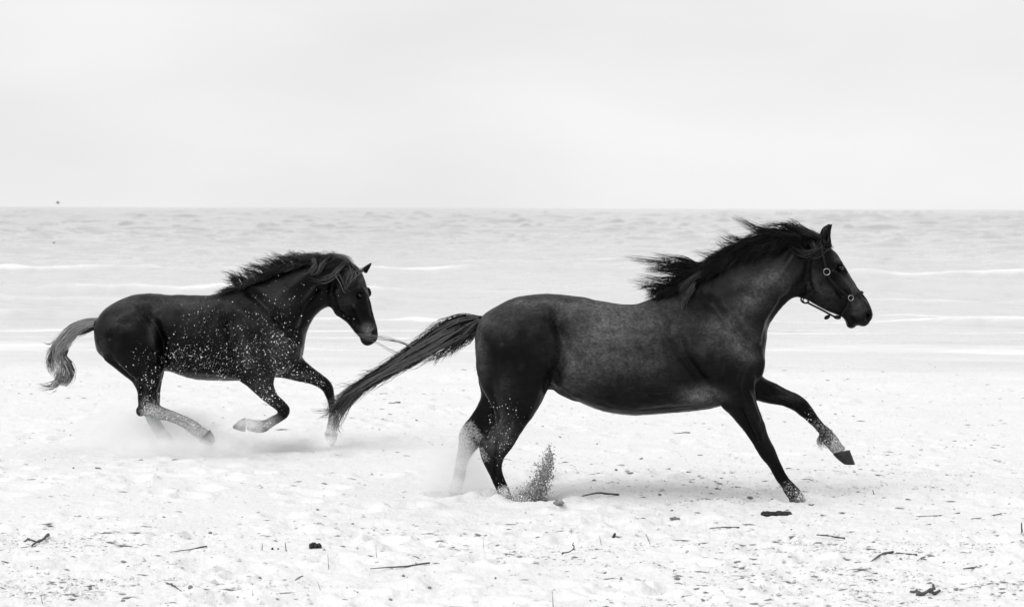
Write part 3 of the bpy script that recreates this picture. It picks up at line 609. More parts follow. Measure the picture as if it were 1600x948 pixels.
# halter on the front horse
hl = empty("halter", tuple(loc1)); tag(hl, "dark leather halter with two round metal rings on the front horse's head", "halter")
def strap(name, pts, w, th, mat, par):
    """flat band along 3-D pixel points; w is across (in the picture plane), th is thickness"""
    C = catmull(np.array(pts, float), 6); W = R1.p(C[:, 0], C[:, 1], C[:, 2])
    tg = np.gradient(W, axis=0); tg /= np.linalg.norm(tg, axis=1)[:, None]
    out_ = np.array([0, -1.0, 0]); outn = out_ - tg * (tg @ out_)[:, None]
    bad = np.linalg.norm(outn, axis=1) < 0.3; outn[bad] = np.array([0.75, 0, 0.66]) - tg[bad] * (tg[bad] @ np.array([0.75, 0, 0.66]))[:, None]
    outn /= np.linalg.norm(outn, axis=1)[:, None]; sdn = np.cross(tg, outn)
    ring = [W + sdn * a * w / 2 + outn * b * th / 2 for a, b in ((-1, -1), (1, -1), (1, 1), (-1, 1))]
    V = np.stack(ring, 1).reshape(-1, 3); n = len(W); fs = []
    for i in range(n - 1):
        for j in range(4): fs.append((i * 4 + j, i * 4 + (j + 1) % 4, i * 4 + 4 + (j + 1) % 4, i * 4 + 4 + j))
    fs += [(3, 2, 1, 0), tuple(range((n - 1) * 4, n * 4))]
    return mesh_obj(name, V, fs, mat, par, smooth=False)
def torus(name, c, r, t, mat, par, tilt=0.0):
    V = []; fs = []; n, m = 28, 10
    for i in range(n):
        a = 2 * math.pi * i / n
        for j in range(m):
            b = 2 * math.pi * j / m; q = r + t * math.cos(b)
            V.append((c[0] + q * math.cos(a), c[1] + q * math.sin(a), c[2] + t * math.sin(b) + tilt * math.cos(a) * r))
    for i in range(n):
        for j in range(m): fs.append((i * m + j, ((i + 1) % n) * m + j, ((i + 1) % n) * m + (j + 1) % m, i * m + (j + 1) % m))
    V = np.array(V); return mesh_obj(name, R1.p(V[:, 0], V[:, 1], V[:, 2]), fs, mat, par)
torus("metal_ring", (1288, 423, -33), 4.9, .65, M_metal, hl); torus("metal_ring", (1327, 463.5, -22), 4.1, .65, M_metal, hl, .25)
strap("cheek_strap", [(1290, 429, -32), (1300, 441, -29), (1313, 453, -24), (1323, 461, -21.5)], .012, .004, M_leather, hl)
strap("crown_strap", [(1287, 418, -32.5), (1284, 404, -30), (1282, 392, -26), (1281, 381, -20), (1280, 374, -8), (1280, 372, 2), (1280, 376, 12)], .012, .004, M_leather, hl)
strap("throat_strap", [(1286, 428, -32.5), (1280, 440, -31), (1270, 452, -27), (1258, 461, -20), (1253, 464, -12)], .010, .004, M_leather, hl)
strap("noseband", [(1331, 463, -20), (1338, 459.5, -17), (1343.5, 456.5, -12), (1347.5, 455.5, -6), (1348.5, 455, 2), (1345, 456, 10)], .013, .004, M_leather, hl)
strap("chin_strap", [(1325, 468, -20), (1320, 480, -18), (1315, 489, -14), (1309, 494.5, -8), (1303, 493, -5), (1296, 489.5, -3), (1285, 483.5, -3), (1272, 477, -3), (1263, 472.5, -4)], .011, .005, M_leather, hl)
strap("throat_loop", [(1252, 463, -10), (1251, 467, -9), (1254, 471, -7), (1260, 472.5, -5), (1264, 470, -5)], .009, .006, M_leather, hl)
torus("ring_link", (1258.5, 468, -6), 4.0, 1.0, M_leather, hl)
V, fs = ball(R1, (1292.5, 494.5, -3), (5.2, 3.2, 3), -.5); mesh_obj("snap_hook", V, fs, M_leather, hl)
V, fs = ball(R1, (1308, 494.5, -6), (6, 3.2, 4), .1); mesh_obj("buckle", V, fs, M_leather, hl)

# ================= horse behind
R2 = Rig(340, 706, 16.75)
loc2 = at(340, 706, 16.75)
h2 = empty("horse", tuple(loc2)); tag(h2, "smaller black horse without halter galloping behind at left in flying sand", "horse", "galloping horses")
trunk2 = [(149, 512, 149, 532, 12, 0), (152, 500, 153, 546, 32, 0), (161, 486, 162, 558, 46, 0), (180, 472.5, 182, 574, 56, 0), (206, 461.5, 210, 584, 61, 0), (235, 458.3, 238, 584, 62, 0), (262, 460, 264, 580, 60, 0),
          (294, 461, 298, 591, 64, 0, -.1), (326, 461, 335, 594, 67, 0, -.15), (350, 455, 374, 594, 65, 0, -.3), (372, 447, 402, 592, 60, 0, -.4), (395, 439, 432, 588, 53, 0, -.45), (418, 430, 461, 573, 45, 0, -.45),
          (438, 421, 475, 548, 38, 0, -.4), (458, 413, 479, 520, 31, 0, -.35), (478, 408, 488, 500, 26, 0, -.25), (500, 405, 499, 487, 23, 0, -.2), (520, 404, 512, 479.5, 20, 0, -.1), (538, 406, 522, 480, 17, -2)]
head2 = [(522, 406, 509, 478, 15, 0), (540, 407, 518, 481, 18, -2), (556, 413, 525, 491, 21, -4), (566, 424, 534, 497, 22.5, -6, .05), (572, 440, 543, 503, 22, -8, .05), (576, 457, 550, 511, 18.5, -10), (580.5, 473, 556, 518, 15, -13),
         (585, 489, 561, 523, 12.5, -15), (589.5, 506, 564, 527, 12, -17), (591.5, 518, 566, 533, 12.5, -19), (590.5, 528, 571, 538, 10, -20), (585, 534, 578, 538.5, 6, -20)]
leg2_nf = [(430, 550, 370, 565, 8, -26), (436, 576, 374, 588, 19, -31), (432, 596, 392, 602, 17, -35), (438, 612, 409, 617, 13.5, -35), (447, 621, 423, 628, 11, -35), (455, 630, 434, 637, 10.5, -35), (457, 641, 438, 641, 10.5, -35),
           (452, 650, 433, 644, 10, -35), (443, 656, 426, 648, 8, -35), (431, 663, 418, 652.5, 7.5, -35), (420, 671, 408, 652.5, 8.5, -35), (411, 673, 400, 652, 8.5, -35), (399, 671, 394, 651, 8, -35), (391, 669, 389, 650, 8.5, -35)]
leg2_ff = [(466, 545, 415, 590, 18, 26), (473, 562, 435, 592, 18, 30), (484, 573, 459, 597, 15, 32), (496, 582, 478, 600, 12.5, 32), (508, 591, 491, 605, 11, 32), (517, 601, 501, 611, 10.5, 32), (521, 613, 506, 619, 9.5, 32),
           (522, 627, 511, 631, 7.5, 32), (523, 642, 512.5, 645, 7.3, 32), (526, 656, 511, 659, 8.5, 32), (526, 667, 509.5, 667, 9, 32), (525, 675, 508, 676, 8.5, 32), (525.5, 681, 507, 681, 9, 32)]
leg2_nh = [(250, 520, 170, 525, 12, -26), (262, 548, 166, 556, 27, -32), (262, 572, 190, 578, 25, -34), (257, 592, 210, 593, 17.5, -34), (252.5, 608, 219, 608, 12.5, -34), (252, 621, 221, 622, 10.5, -34), (257, 631, 222, 639, 10.5, -34), (266, 635, 232, 648, 10, -34),
           (279, 639.5, 250, 652, 8.5, -34), (293, 645.5, 277, 658, 7.5, -34), (306, 652, 294, 666, 8, -34), (317, 658.5, 303, 675, 9, -34), (326, 665, 312, 681, 8.5, -34), (332, 670, 318, 686, 9, -34)]
leg2_fh = [(258, 560, 180, 570, 24, 30), (252, 590, 205, 592, 17, 32), (248, 610, 216, 610, 12, 33), (247, 626, 218, 626, 10.5, 33), (247, 641, 219, 643, 10, 33), (247, 656, 226, 662, 8, 33), (253, 670, 235, 677, 8, 33), (262, 681, 243, 690, 9, 33), (268, 689, 250, 697, 9, 33), (271, 694, 252, 700, 9, 33)]
pieces = [loft(R2, trunk2, 5, 40), loft(R2, head2, 5, 32)] + [loft(R2, q, 4, 22) for q in (leg2_nf, leg2_ff, leg2_nh, leg2_fh)]
pieces += [ball(R2, (420, 535, -28), (42, 42, 24), -.3), ball(R2, (420, 535, 28), (42, 42, 24), -.3), ball(R2, (452, 548, -20), (22, 26, 22)), ball(R2, (452, 548, 20), (22, 26, 22)), ball(R2, (208, 528, -36), (48, 46, 24), .3), ball(R2, (208, 528, 36), (48, 46, 24), .3),
           ball(R2, (537, 470, -20), (19, 24, 9), -.3), ball(R2, (563.5, 452, -23), (5, 8, 5), -.3), ball(R2, (574, 456, 8), (6, 8, 6), -.3), ball(R2, (582, 520, -24), (7, 9, 7)), ball(R2, (225, 640, -33), (8, 9, 6), 0)]
pieces.append(loft(R2, [(573, 428, 563, 420, 5, 4), (576, 422, 568, 416, 4.5, 4), (580, 415, 574, 412, 3.5, 4), (582.5, 409, 580.5, 408, 1.6, 4)], 4, 12))
pieces.append(loft(R2, [(564, 430, 552, 424, 5, -18), (560, 422, 550, 418, 4.5, -20), (554, 415, 547, 413, 3, -21), (547, 408, 545, 407, 1.6, -21)], 4, 12))
strokes2 = [([(385, 490), (408, 520), (418, 556)], 5, 1.6), ([(200, 520), (196, 550), (214, 580)], 8, 1.6), ([(236, 540), (240, 575)], 7, 1.4), ([(300, 575), (350, 580)], 6, .8), ([(495, 450), (480, 470)], 5, 1.4), ([(455, 455), (470, 490)], 6, 1.3), ([(280, 475), (340, 478)], 8, .8), ([(412, 590), (430, 618)], 3, .9, NEAR), ([(560, 490), (570, 515)], 2.2, .9), ([(238, 484), (252, 505), (262, 530), (262, 560)], 6, -5), ([(228, 500), (244, 515), (252, 540)], 7, 4), ([(186, 512), (200, 498), (216, 492)], 6, 3.5), ([(180, 525), (190, 505), (210, 500)], 4, -2), ([(236, 478), (250, 480)], 10, -3), ([(222, 476), (236, 474)], 6, 2.5),
            ([(375, 480), (400, 505), (430, 530), (458, 545)], 11, 3), ([(395, 455), (425, 480), (450, 508), (470, 530)], 7, -4), ([(365, 500), (372, 540), (385, 575), (395, 588)], 9, -4), ([(395, 545), (420, 570)], 14, 3.5), ([(440, 560), (455, 575)], 6, -2.5),
            ([(505, 455), (485, 480), (475, 508)], 6, -2.5), ([(480, 430), (450, 455), (430, 470)], 12, 2), ([(165, 530), (180, 560), (215, 590)], 5, -2.2, NEAR), ([(230, 600), (228, 625)], 3, -1.8, NEAR), ([(420, 600), (440, 628)], 3.5, -1.6, NEAR), ([(262, 640), (300, 662)], 2.5, -1.5, NEAR),
            ([(524, 430), (518, 455), (528, 485), (545, 495)], 4.5, -2.6), ([(556, 478), (566, 500)], 3, 2), ([(550, 482), (560, 505)], 3.5, -1.8), ([(564.5, 460)], 4.2, -3.6), ([(566, 448), (571, 456)], 2.5, 1.6), ([(588, 517)], 3.4, -5), ([(570, 527), (582, 529), (589, 530)], 1.8, -2.2), ([(578, 465), (584, 490)], 3, -1.2)]
dust_highlights2 = [(215, 480, 30, 10, .3), (290, 472, 70, 10, .5), (195, 500, 26, 12, .35), (247, 510, 5, 18, .5), (200, 470, 20, 8, .3), (440, 545, 20, 26, .5), (392, 560, 14, 22, .45), (395, 500, 30, 20, .15), (435, 470, 26, 12, .25), (577, 514, 9, 10, 1.3), (545, 470, 12, 12, .15), (415, 615, 20, 30, .45), (470, 588, 25, 8, .4), (566, 436, 6, 8, .6), (165, 540, 8, 20, .25)]  # lighter coat spots: some dust, some painted sheen on the muscles
pale2 = [([(245, 645), (290, 655), (330, 680)], 22, .9, -200, 0), ([(235, 625), (240, 640)], 12, .35, -200, 0), ([(230, 635), (245, 690), (262, 700)], 24, 1.1, 0, 200), ([(372, 662), (405, 662)], 16, .75, -200, 0), ([(412, 664), (425, 655)], 10, .4, -200, 0), ([(515, 655), (517, 690)], 20, .7, 0, 200)]
body2 = build_body(R2, pieces, 0.0066, strokes2, dust_highlights2, pale2, M_coat2, h2, 5, head=(560, 470, 62), soft=580)
part_loft("hoof", R2, [(388, 671, 388, 649, 10, -35), (380, 670, 379, 653, 9, -35), (370, 666, 369, 662, 6, -35)], M_hoof, h2, 4, 20)
part_loft("hoof", R2, [(526.5, 680, 505.5, 678, 10, 32), (525, 689, 508, 688, 9, 32), (519, 699, 515, 699, 5, 32)], M_hoof, h2, 4, 20)
part_loft("hoof", R2, [(333, 668, 316, 686, 10, -34), (339, 677, 324, 690, 10.5, -34), (342, 686, 334, 693, 8, -34)], M_hoof, h2, 4, 20)
part_loft("hoof", R2, [(271, 691, 250, 700, 10, 33), (276, 698, 256, 705, 10.5, 33), (279, 705, 264, 708, 8, 33)], M_hoof, h2, 4, 20)
part_ball("eye", R2, (564, 460, -24.5), (3.8, 3.4, 4), M_eye, h2, 1.2); part_ball("eye", R2, (575, 457, 11), (4, 4, 4), M_eye, h2)
def crest2(t):
    C = catmull(np.array([(352, 455), (372, 448), (395, 440), (418, 431), (438, 422), (458, 414), (478, 409), (500, 406), (520, 405), (538, 407), (556, 414)], float), 6)
    return np.array([np.interp(t, np.linspace(0, 1, len(C)), C[:, k]) for k in (0, 1)])
G = []; r_ = np.random.default_rng(5)
for i in range(130):
    t = 0.10 + 0.89 * r_.random(); a = crest2(t); ln = (14 + 32 * r_.random()) * (.5 + .5 * min(1, t / .3)); lift = (5 + 15 * r_.random()) * (1.1 if t < .6 else .6); cv = r_.uniform(-.25, .35)
    G.append(([(a[0] + 3, a[1] + 5, -3), (a[0] - ln * .3, a[1] - lift * .6, -6), (a[0] - ln * .65, a[1] - lift * (.8 + cv), -8), (a[0] - ln, a[1] - lift * (1.0 + cv if t < .55 else .4), -8)], 8, (2.2, 2.2, .7), .0020, 3, (0, 2.4 if r_.random() < .35 else .4)))
for i in range(80):
    t = 0.06 + 0.93 * r_.random(); a = crest2(t); dn = r_.random(); ln = 18 + 22 * r_.random()
    G.append(([(a[0] + 3, a[1] + 5, -4), (a[0] - 6, a[1] + 1, -12), (a[0] - ln * .6, a[1] + 3 + 5 * dn, -17), (a[0] - ln, a[1] + 4 + 12 * dn, -20)], 9, (2.5, 2.6, .8), .0019, 3, (0, 1.6 if r_.random() < .3 else .3)))
for (pts, n) in [([(380, 448, -4), (366, 446, -6), (355, 439, -8), (349, 433, -8)], 6), ([(500, 402, -6), (490, 398, -10), (478, 398, -12), (466, 402, -12)], 24), ([(490, 404, -10), (494, 414, -20), (486, 424, -24), (476, 428, -24)], 22), ([(515, 404, -10), (505, 412, -22), (498, 424, -26), (486, 430, -26)], 16),
                 ([(540, 408, -12), (528, 420, -24), (516, 430, -28), (500, 436, -28)], 18), ([(550, 412, -14), (556, 428, -28), (550, 440, -30), (538, 452, -30)], 12), ([(520, 404, -6), (534, 400, -10), (548, 408, -16), (558, 418, -22)], 34), ([(556, 415, -12), (549, 425, -26), (544, 438, -30), (545, 452, -30)], 14),
                 ([(508, 402, -4), (520, 399, -8), (540, 402, -10), (552, 410, -14)], 34), ([(530, 424, -24), (515, 436, -27), (500, 438, -26), (482, 434, -24)], 8), ([(528, 426, -26), (536, 440, -30), (542, 452, -30), (549, 458, -30)], 6), ([(566, 420, -12), (560, 425, -22), (552, 432, -26), (546, 444, -28)], 14)]:
    G.append((pts, n, (3, 3, 2), .0018, 2.5, (.3, 3.0)))
hair("mane", R2, G, M_hair2, h2, 6)
G = [([(155, 503, 0), (135, 507, 0), (114, 517, 0), (100, 533, 0), (92, 551, 0), (92, 571, 0), (96, 588, 0)], 200, (4, 7, 4), .0022, 6, (.5, 2.8)),
     ([(152, 506, 0), (130, 512, 0), (108, 524, 0), (92, 540, 0), (82, 556, 0), (80, 574, 0), (84, 588, 0)], 130, (3, 4, 3), .0022, 4, (0, .06)),
     ([(150, 510, 2), (135, 517, 3), (120, 526, 3)], 60, (3, 3, 3), .0022, 1, (0, .05)),
     ([(100, 545, 0), (97, 558, 0), (106, 566, 0), (111, 578, 0), (107, 592, 0), (98, 602, 0)], 70, (5, 4, 4), .0022, 5, (0, .5)), ([(98, 560, -3), (107, 570, -6), (111, 584, -8), (105, 597, -6), (95, 594, -4), (92, 583, -6), (99, 576, -9)], 60, (3, 3.5, 3), .0022, 4, (.1, 2.2)), ([(100, 566, -5), (109, 576, -8), (110, 590, -8), (102, 600, -6)], 50, (2.5, 3, 2), .0022, 3, (0, .2)), ([(98, 556, -4), (104, 566, -6), (103, 580, -6), (94, 590, -4)], 50, (4, 4, 4), .0022, 3, (0, 1)),
     ([(96, 585, 0), (88, 598, 0), (76, 603, 0), (60, 602, 0)], 26, (5, 4, 4), .0018, 3), ([(98, 590, 0), (86, 606, 0), (74, 608, 0), (58, 606, 0)], 12, (4, 4, 4), .0018, 3), ([(90, 532, 0), (80, 538, 0), (72, 537, 0), (62, 533, 0)], 6, (3, 1.5, 1), .0016, 1), ([(88, 545, 0), (78, 545, 0), (70, 550, 0)], 5, (3, 2, 2), .0016, 2)]
hair("tail", R2, G, M_tail2, h2, 12, seg=18)
part_loft("dock", R2, [(157, 497, 151, 512, 7, 0), (146, 500, 143, 511, 5, 0), (134, 505, 132, 514, 3.5, 0), (122, 511, 121, 517, 2, 0), (116, 515, 116, 518, 1, 0)], M_coat2, h2, 4, 14)

# ------------------------------------------------------------------ thrown sand
OCT = np.array([(1, 0, 0), (-1, 0, 0), (0, 1, 0), (0, -1, 0), (0, 0, 1), (0, 0, -1)], float)
OF = np.array([(0, 2, 4), (2, 1, 4), (1, 3, 4), (3, 0, 4), (2, 0, 5), (1, 2, 5), (3, 1, 5), (0, 3, 5)])
def grains(name, P, R, mat, seed=0, stretch=None, turn=6.28):
    q = np.random.default_rng(seed); n = len(P)
    rs = R[:, None, None] * (0.6 + 0.8 * q.random((n, 6, 1)))
    sc = np.ones((n, 1, 3)) if stretch is None else np.array(stretch)[None, None, :] * (0.6 + 0.8 * q.random((n, 1, 3)))
    a = q.random((n, 1)) * turn - turn * .5; c, s = np.cos(a), np.sin(a)
    B = OCT[None] * rs * sc; X = B[..., 0] * c - B[..., 1] * s; Y_ = B[..., 0] * s + B[..., 1] * c
    V = np.stack([X, Y_, B[..., 2]], -1) + P[:, None, :]
    Fq = (OF[None] + (np.arange(n) * 6)[:, None, None]).reshape(-1, 3)
    return mesh_obj(name, V.reshape(-1, 3), Fq, mat, smooth=False)
q = np.random.default_rng(21); P = []; Rr = []
for (cx, cy, rx, ry, n) in [(320, 570, 75, 26, 480), (380, 560, 60, 34, 400), (400, 560, 70, 46, 200), (340, 515, 55, 36, 250), (425, 500, 35, 40, 200), (455, 585, 40, 18, 260), (235, 598, 16, 22, 150), (300, 490, 40, 25, 60), (460, 455, 50, 24, 26), (420, 625, 26, 18, 330), (500, 600, 18, 12, 120),
                            (285, 555, 35, 22, 220), (225, 560, 25, 20, 40), (440, 540, 25, 30, 260), (300, 462, 18, 8, 16), (540, 500, 20, 16, 8), (400, 662, 20, 10, 160), (517, 680, 8, 16, 90), (300, 660, 30, 14, 200), (235, 640, 16, 14, 160), (578, 515, 6, 8, 12)]:
    xs = cx + q.normal(size=n) * rx * .6; ysn = cy + q.normal(size=n) * ry * .6
    yy = R2.Y - 0.34 - 0.45 * q.random(n)
    P += [at(a, b, c) for a, b, c in zip(xs, ysn, yy)]; Rr += list(0.0008 + 0.0036 * q.random(n) ** 6.5)
tag(grains("flying_sand", np.array(P), np.array(Rr), M_grain, 3), kind='stuff')
# plume torn up by the front horse's near hind hoof
P = []; Rr = []
C = catmull(np.array([(812, 789), (828, 782), (842, 766), (852, 743), (862, 716)], float), 10)
for k in range(9500):
    t = q.random() ** 1.15; b = C[min(len(C) - 1, int(t * (len(C) - 1)))]
    w = 30 * (1 - t) + 9; side = q.normal() * w * .36 - 10 * abs(q.normal()) * (1 - t)
    cl = .6 + .4 * math.sin(b[1] * .35 + side * .3)
    P.append(at(b[0] + side, b[1] + q.normal() * (4 + 8 * t), 13.83 + q.normal() * .06)); Rr.append(0.0014 + 0.0060 * cl * q.random() ** 3)
tag(grains("damp_sand_plume", np.array(P), np.array(Rr), M_wetgrain, 4), kind='stuff')
P = []; Rr = []
for rt in [(808, 792, 802, 782), (822, 793, 828, 778), (836, 790, 846, 776), (858, 790, 842, 778), (786, 794, 790, 784), (846, 792, 838, 782), (815, 794, 816, 780), (872, 786, 846, 782)]:
    for k in range(160):
        t = q.random(); P.append(at(rt[0] + (rt[2] - rt[0]) * t + q.normal() * 1.1, rt[1] + (rt[3] - rt[1]) * t + q.normal() * .8, 13.74 + q.normal() * .02)); Rr.append(.0015 + .003 * q.random() ** 2)
tag(grains("torn_sand_roots", np.array(P), np.array(Rr), M_wood, 14), kind='stuff')
P = []; Rr = []
for (cx, cy, rx, ry, n) in [(830, 750, 30, 34, 900), (806, 780, 30, 8, 700), (1262, 774, 22, 9, 500), (745, 775, 30, 10, 260), (790, 766, 10, 10, 260), (858, 724, 10, 10, 120), (800, 640, 30, 14, 26), (1268, 650, 20, 12, 30), (1300, 690, 14, 14, 100), (790, 690, 22, 40, 120), (775, 660, 16, 20, 40)]:
    xs = cx + q.normal(size=n) * rx * .6; ysn = cy + q.normal(size=n) * ry * .6
    P += [at(a, b, 13.72 - .1 * c) for a, b, c in zip(xs, ysn, q.random(n))]; Rr += list(0.0009 + 0.0026 * q.random(n) ** 5)
tag(grains("kicked_up_sand", np.array(P), np.array(Rr), M_grain, 5), kind='stuff')

# ------------------------------------------------------------------ dust in the air
def dust(name, px, py, Y, rx, rz, ry, dens, scale, seed):
    c = at(px, py, Y); s = Y / F
    V, fs = [], []
    class D: pass
    rg = Rig(0, 0, F); rg.s = 1.0
    V, fs = ball(rg, (0, 0, 0), (1, 1, 1))
    o = mesh_obj(name, V, fs); o.location = tuple(c); o.scale = (rx * s, ry, rz * s)
    m = bpy.data.materials.new(name); m.use_nodes = True; Nn = m.node_tree.nodes; Ll = m.node_tree.links
    for n in list(Nn): Nn.remove(n)
    ou = Nn.new("ShaderNodeOutputMaterial"); vo = Nn.new("ShaderNodeVolumePrincipled"); vo.inputs['Color'].default_value = (.992, .992, .992, 1)
    tcn = Nn.new("ShaderNodeTexCoord").outputs['Object']
    ln = Nn.new("ShaderNodeVectorMath"); ln.operation = 'LENGTH'; Ll.new(tcn, ln.inputs[0])
    fo = node_math(Nn, Ll, 'POWER', node_map(Nn, Ll, ln.outputs['Value'], 0.05, 0.98, 1.0, 0.0), 1.6)
    mpn = Nn.new("ShaderNodeMapping"); mpn.inputs['Location'].default_value = (seed, seed * 1.7, 0); mpn.inputs['Scale'].default_value = (rx / rz * .6, 1, 1); Ll.new(tcn, mpn.inputs[0])
    nn_ = node_noise(Nn, Ll, mpn.outputs[0], scale, 4, 0.6); nf = node_map(Nn, Ll, nn_, 0.40, 0.60, 0.05, 1.0)
    d = node_math(Nn, Ll, 'MULTIPLY', node_math(Nn, Ll, 'MULTIPLY', fo, nf), dens); Ll.new(d, vo.inputs['Density'])
    vo.inputs['Anisotropy'].default_value = 0.2
    Ll.new(vo.outputs[0], ou.inputs['Volume']); o.data.materials.clear(); o.data.materials.append(m); tag(o, kind='stuff')
    return o
dust("dust_cloud", 245, 688, 17.0, 160, 64, 0.35, 46, 2.2, 1.0)
dust("dust_cloud", 240, 700, 16.3, 130, 44, 0.25, 22, 2.4, 3.0)
dust("dust_cloud", 345, 700, 16.5, 110, 36, 0.3, 20, 2.4, 2.0)
dust("dust_cloud", 712, 752, 14.16, 80, 84, 0.26, 44, 2.2, 4.0)
dust("dust_cloud", 822, 772, 13.95, 54, 30, 0.2, 16, 2.4, 5.0)
dust("dust_cloud", 1270, 777, 13.8, 40, 16, 0.15, 16, 2.4, 7.0)
dust("dust_cloud", 1600, 882, 12.0, 60, 30, 0.2, 12, 2.4, 9.0)
dust("dust_cloud", 515, 686, 16.3, 44, 36, 0.25, 12, 2.4, 12.0)
dust("dust_cloud", 392, 664, 16.2, 60, 34, 0.2, 12, 2.4, 14.0)

# ------------------------------------------------------------------ things lying on the sand
def tube(C, R, n=7, jag=0.12, seed=0):
    q_ = np.random.default_rng(seed); C = np.asarray(C, float); tg = np.gradient(C, axis=0); tg /= np.linalg.norm(tg, axis=1)[:, None] + 1e-9
    n1 = np.cross(tg, [0.2, 0.3, 1]); n1 /= np.linalg.norm(n1, axis=1)[:, None] + 1e-9; n2 = np.cross(tg, n1)
    V = []
    for i in range(len(C)):
        for j in range(n):
            a = 2 * math.pi * j / n; V.append(C[i] + (n1[i] * math.cos(a) + n2[i] * math.sin(a)) * R[i] * (1 + jag * q_.normal()))
    fs = [(i * n + j, i * n + (j + 1) % n, (i + 1) * n + (j + 1) % n, (i + 1) * n + j) for i in range(len(C) - 1) for j in range(n)]
    fs += [tuple(range(n))[::-1], tuple(range((len(C) - 1) * n, len(C) * n))]
    return np.array(V), fs
def join(parts):
    V = []; fs = []; o_ = 0
    for v_, f_ in parts: V.append(v_); fs += [tuple(i + o_ for i in q_) for q_ in f_]; o_ += len(v_)
    return np.vstack(V), fs
def settle(name, V, fs, mat, x, y, z, label, cat, group=None):
    o = mesh_obj(name, V, fs, mat); o.location = (x, y, z); return tag(o, label, cat, group)
KS = 0
def gxy(px, py):
    x, y = ground(px, py)
    for _ in range(3):
        zz = float(height(x, y)[0]); x, y = ground(px, py, zz)
    return x, y, float(height(x, y)[0])
def stick(name, x1, y1, x2, y2, r, mat, label, cat, lift=0.0, group=None, seed=0, upright=False):
    """from photo point 1 to photo point 2; upright ones stand in the sand at point 1 and rise to point 2"""
    q_ = np.random.default_rng(seed + 100)
    gx, gy, gz = gxy(x1, y1)
    if upright:
        e = at(x2, y2, gy + 0.02); A = np.array([gx, gy, gz - .02]); B = e
    else:
        hx, hy, hz = gxy(x2, y2)
        if abs(hy - gy) > 0.5: k = 0.5 / abs(hy - gy); hx, hy = gx + (hx - gx) * 1.0, gy + (hy - gy) * k; hz = float(height(hx, hy)[0]); 
        A = np.array([gx, gy, gz]); B = np.array([hx, hy, hz])
    n = 9; t = np.linspace(0, 1, n)[:, None]; C = A + (B - A) * t; Ln = np.linalg.norm(B - A)
    r = r * .62; C += np.cumsum(q_.normal(size=(n, 3)) * Ln * .006, 0) * (np.array([1, 1, .3]) if not upright else 1)
    if not upright: C[:, 2] = np.linspace(A[2], B[2], n) + r * 1.1 + lift * .35 * np.sin(t[:, 0] * 3.1)
    if not upright: C[n // 2:, 2] += q_.normal() * r * .5
    if not upright: C = C + np.array([0, 1, .25]) * (np.abs(t - .35 - .3 * q_.random()) * Ln * .10 * q_.choice([-1, 1]))
    R = r * (1 - .55 * t[:, 0]) * (1 + .15 * q_.normal(size=n))
    V, fs = tube(C - C[0], R, 7, .1, seed); settle(name, V, fs, mat, *C[0], label, cat, group)
LB = "beach debris"
stick("driftwood_stick", 968, 772, 912, 782, .012, M_wood, "long dark driftwood stick lying right of the kicked-up sand plume", "driftwood", .02, seed=1)
stick("driftwood_stick", 1395, 858, 1352, 880, .009, M_wood, "slanting dark stick on the sand below the front horse's head, thicker at its right end", "driftwood", .01, seed=2)
stick("driftwood_stick", 1434, 857, 1402, 861, .008, M_wood, "short flat stick just right of the slanting stick at lower right", "driftwood", .004, seed=3)
stick("driftwood_stick", 75, 841, 46, 858, .012, M_wood, "dark pointed stick lying slanted near the left edge", "driftwood", .008, seed=4)
stick("driftwood_stick", 324, 856, 268, 866, .006, M_wood, "thin bent stick lying flat below the rear horse", "stick", .008, seed=5)
stick("driftwood_stick", 263, 912, 286, 923, .007, M_wood, "straight dark stick at the bottom left beside a round pebble", "stick", .0, seed=6)
stick("driftwood_stick", 946, 895, 966, 879, .006, M_straw, "single straight grey stalk lying diagonally at bottom centre", "stick", .0, seed=7)
stick("driftwood_stick", 40, 877, 2, 881, .007, M_wood, "flat weathered stick touching the left edge of the picture", "stick", .004, seed=8)
stick("driftwood_stick", 672, 883, 580, 893, .007, M_wood, "long thin branch half buried in sand below the front horse's tail", "stick", .004, seed=9)
stick("driftwood_stick", 1322, 844, 1278, 840, .009, M_wood, "crooked dark stick lying under the front horse's forelegs", "driftwood", .012, seed=10)
stick("driftwood_stick", 1502, 803, 1440, 812, .006, M_wood, "thin flat stick on the right above the trampled patch", "stick", .004, seed=11)
stick("driftwood_stick", 1568, 804, 1520, 812, .005, M_wood, "faint thin stick nearest the right edge", "stick", .004, seed=12)
stick("driftwood_stick", 1446, 872, 1432, 877, .005, M_wood, "very short pale-grey twig in the lower right", "stick", .0, seed=13)
stick("driftwood_stick", 1535, 889, 1508, 893, .008, M_wood, "dark flat stick beside the dust puff at right", "stick", .004, seed=14)
stick("driftwood_stick", 1079, 676, 1052, 677, .006, M_wood, "small pointed stick under the front horse's belly, far off", "stick", .004, seed=15)
stick("driftwood_stick", 626, 631, 608, 630, .009, M_wood, "small dark stick below the front horse's tail, far off", "stick", .004, seed=16)
stick("driftwood_stick", 1155, 857, 1136, 858, .006, M_wood, "stub of dark stick between the two lying lines under the forelegs", "stick", .0, seed=17)
stick("driftwood_stick", 1157, 824, 1110, 826, .006, M_wood, "thin dark line of stick left of the black seaweed clump", "stick", .0, seed=18)
stick("driftwood_stick", 561, 923, 544, 921, .006, M_wood, "short dark stick lying alone at bottom centre-left", "stick", .0, seed=19)
stick("driftwood_stick", 657, 873, 647, 871, .004, M_wood, "tiny straight twig above the half-buried branch", "stick", .0, seed=20)
stick("driftwood_stick", 475, 899, 460, 909, .005, M_straw, "short grey slanted twig at the bottom, left of centre", "stick", .0, seed=21)
stick("driftwood_stick", 1018, 847, 1009, 839, .004, M_straw, "left one of two small fallen stalks at the lower centre", "stick", .0, seed=22)
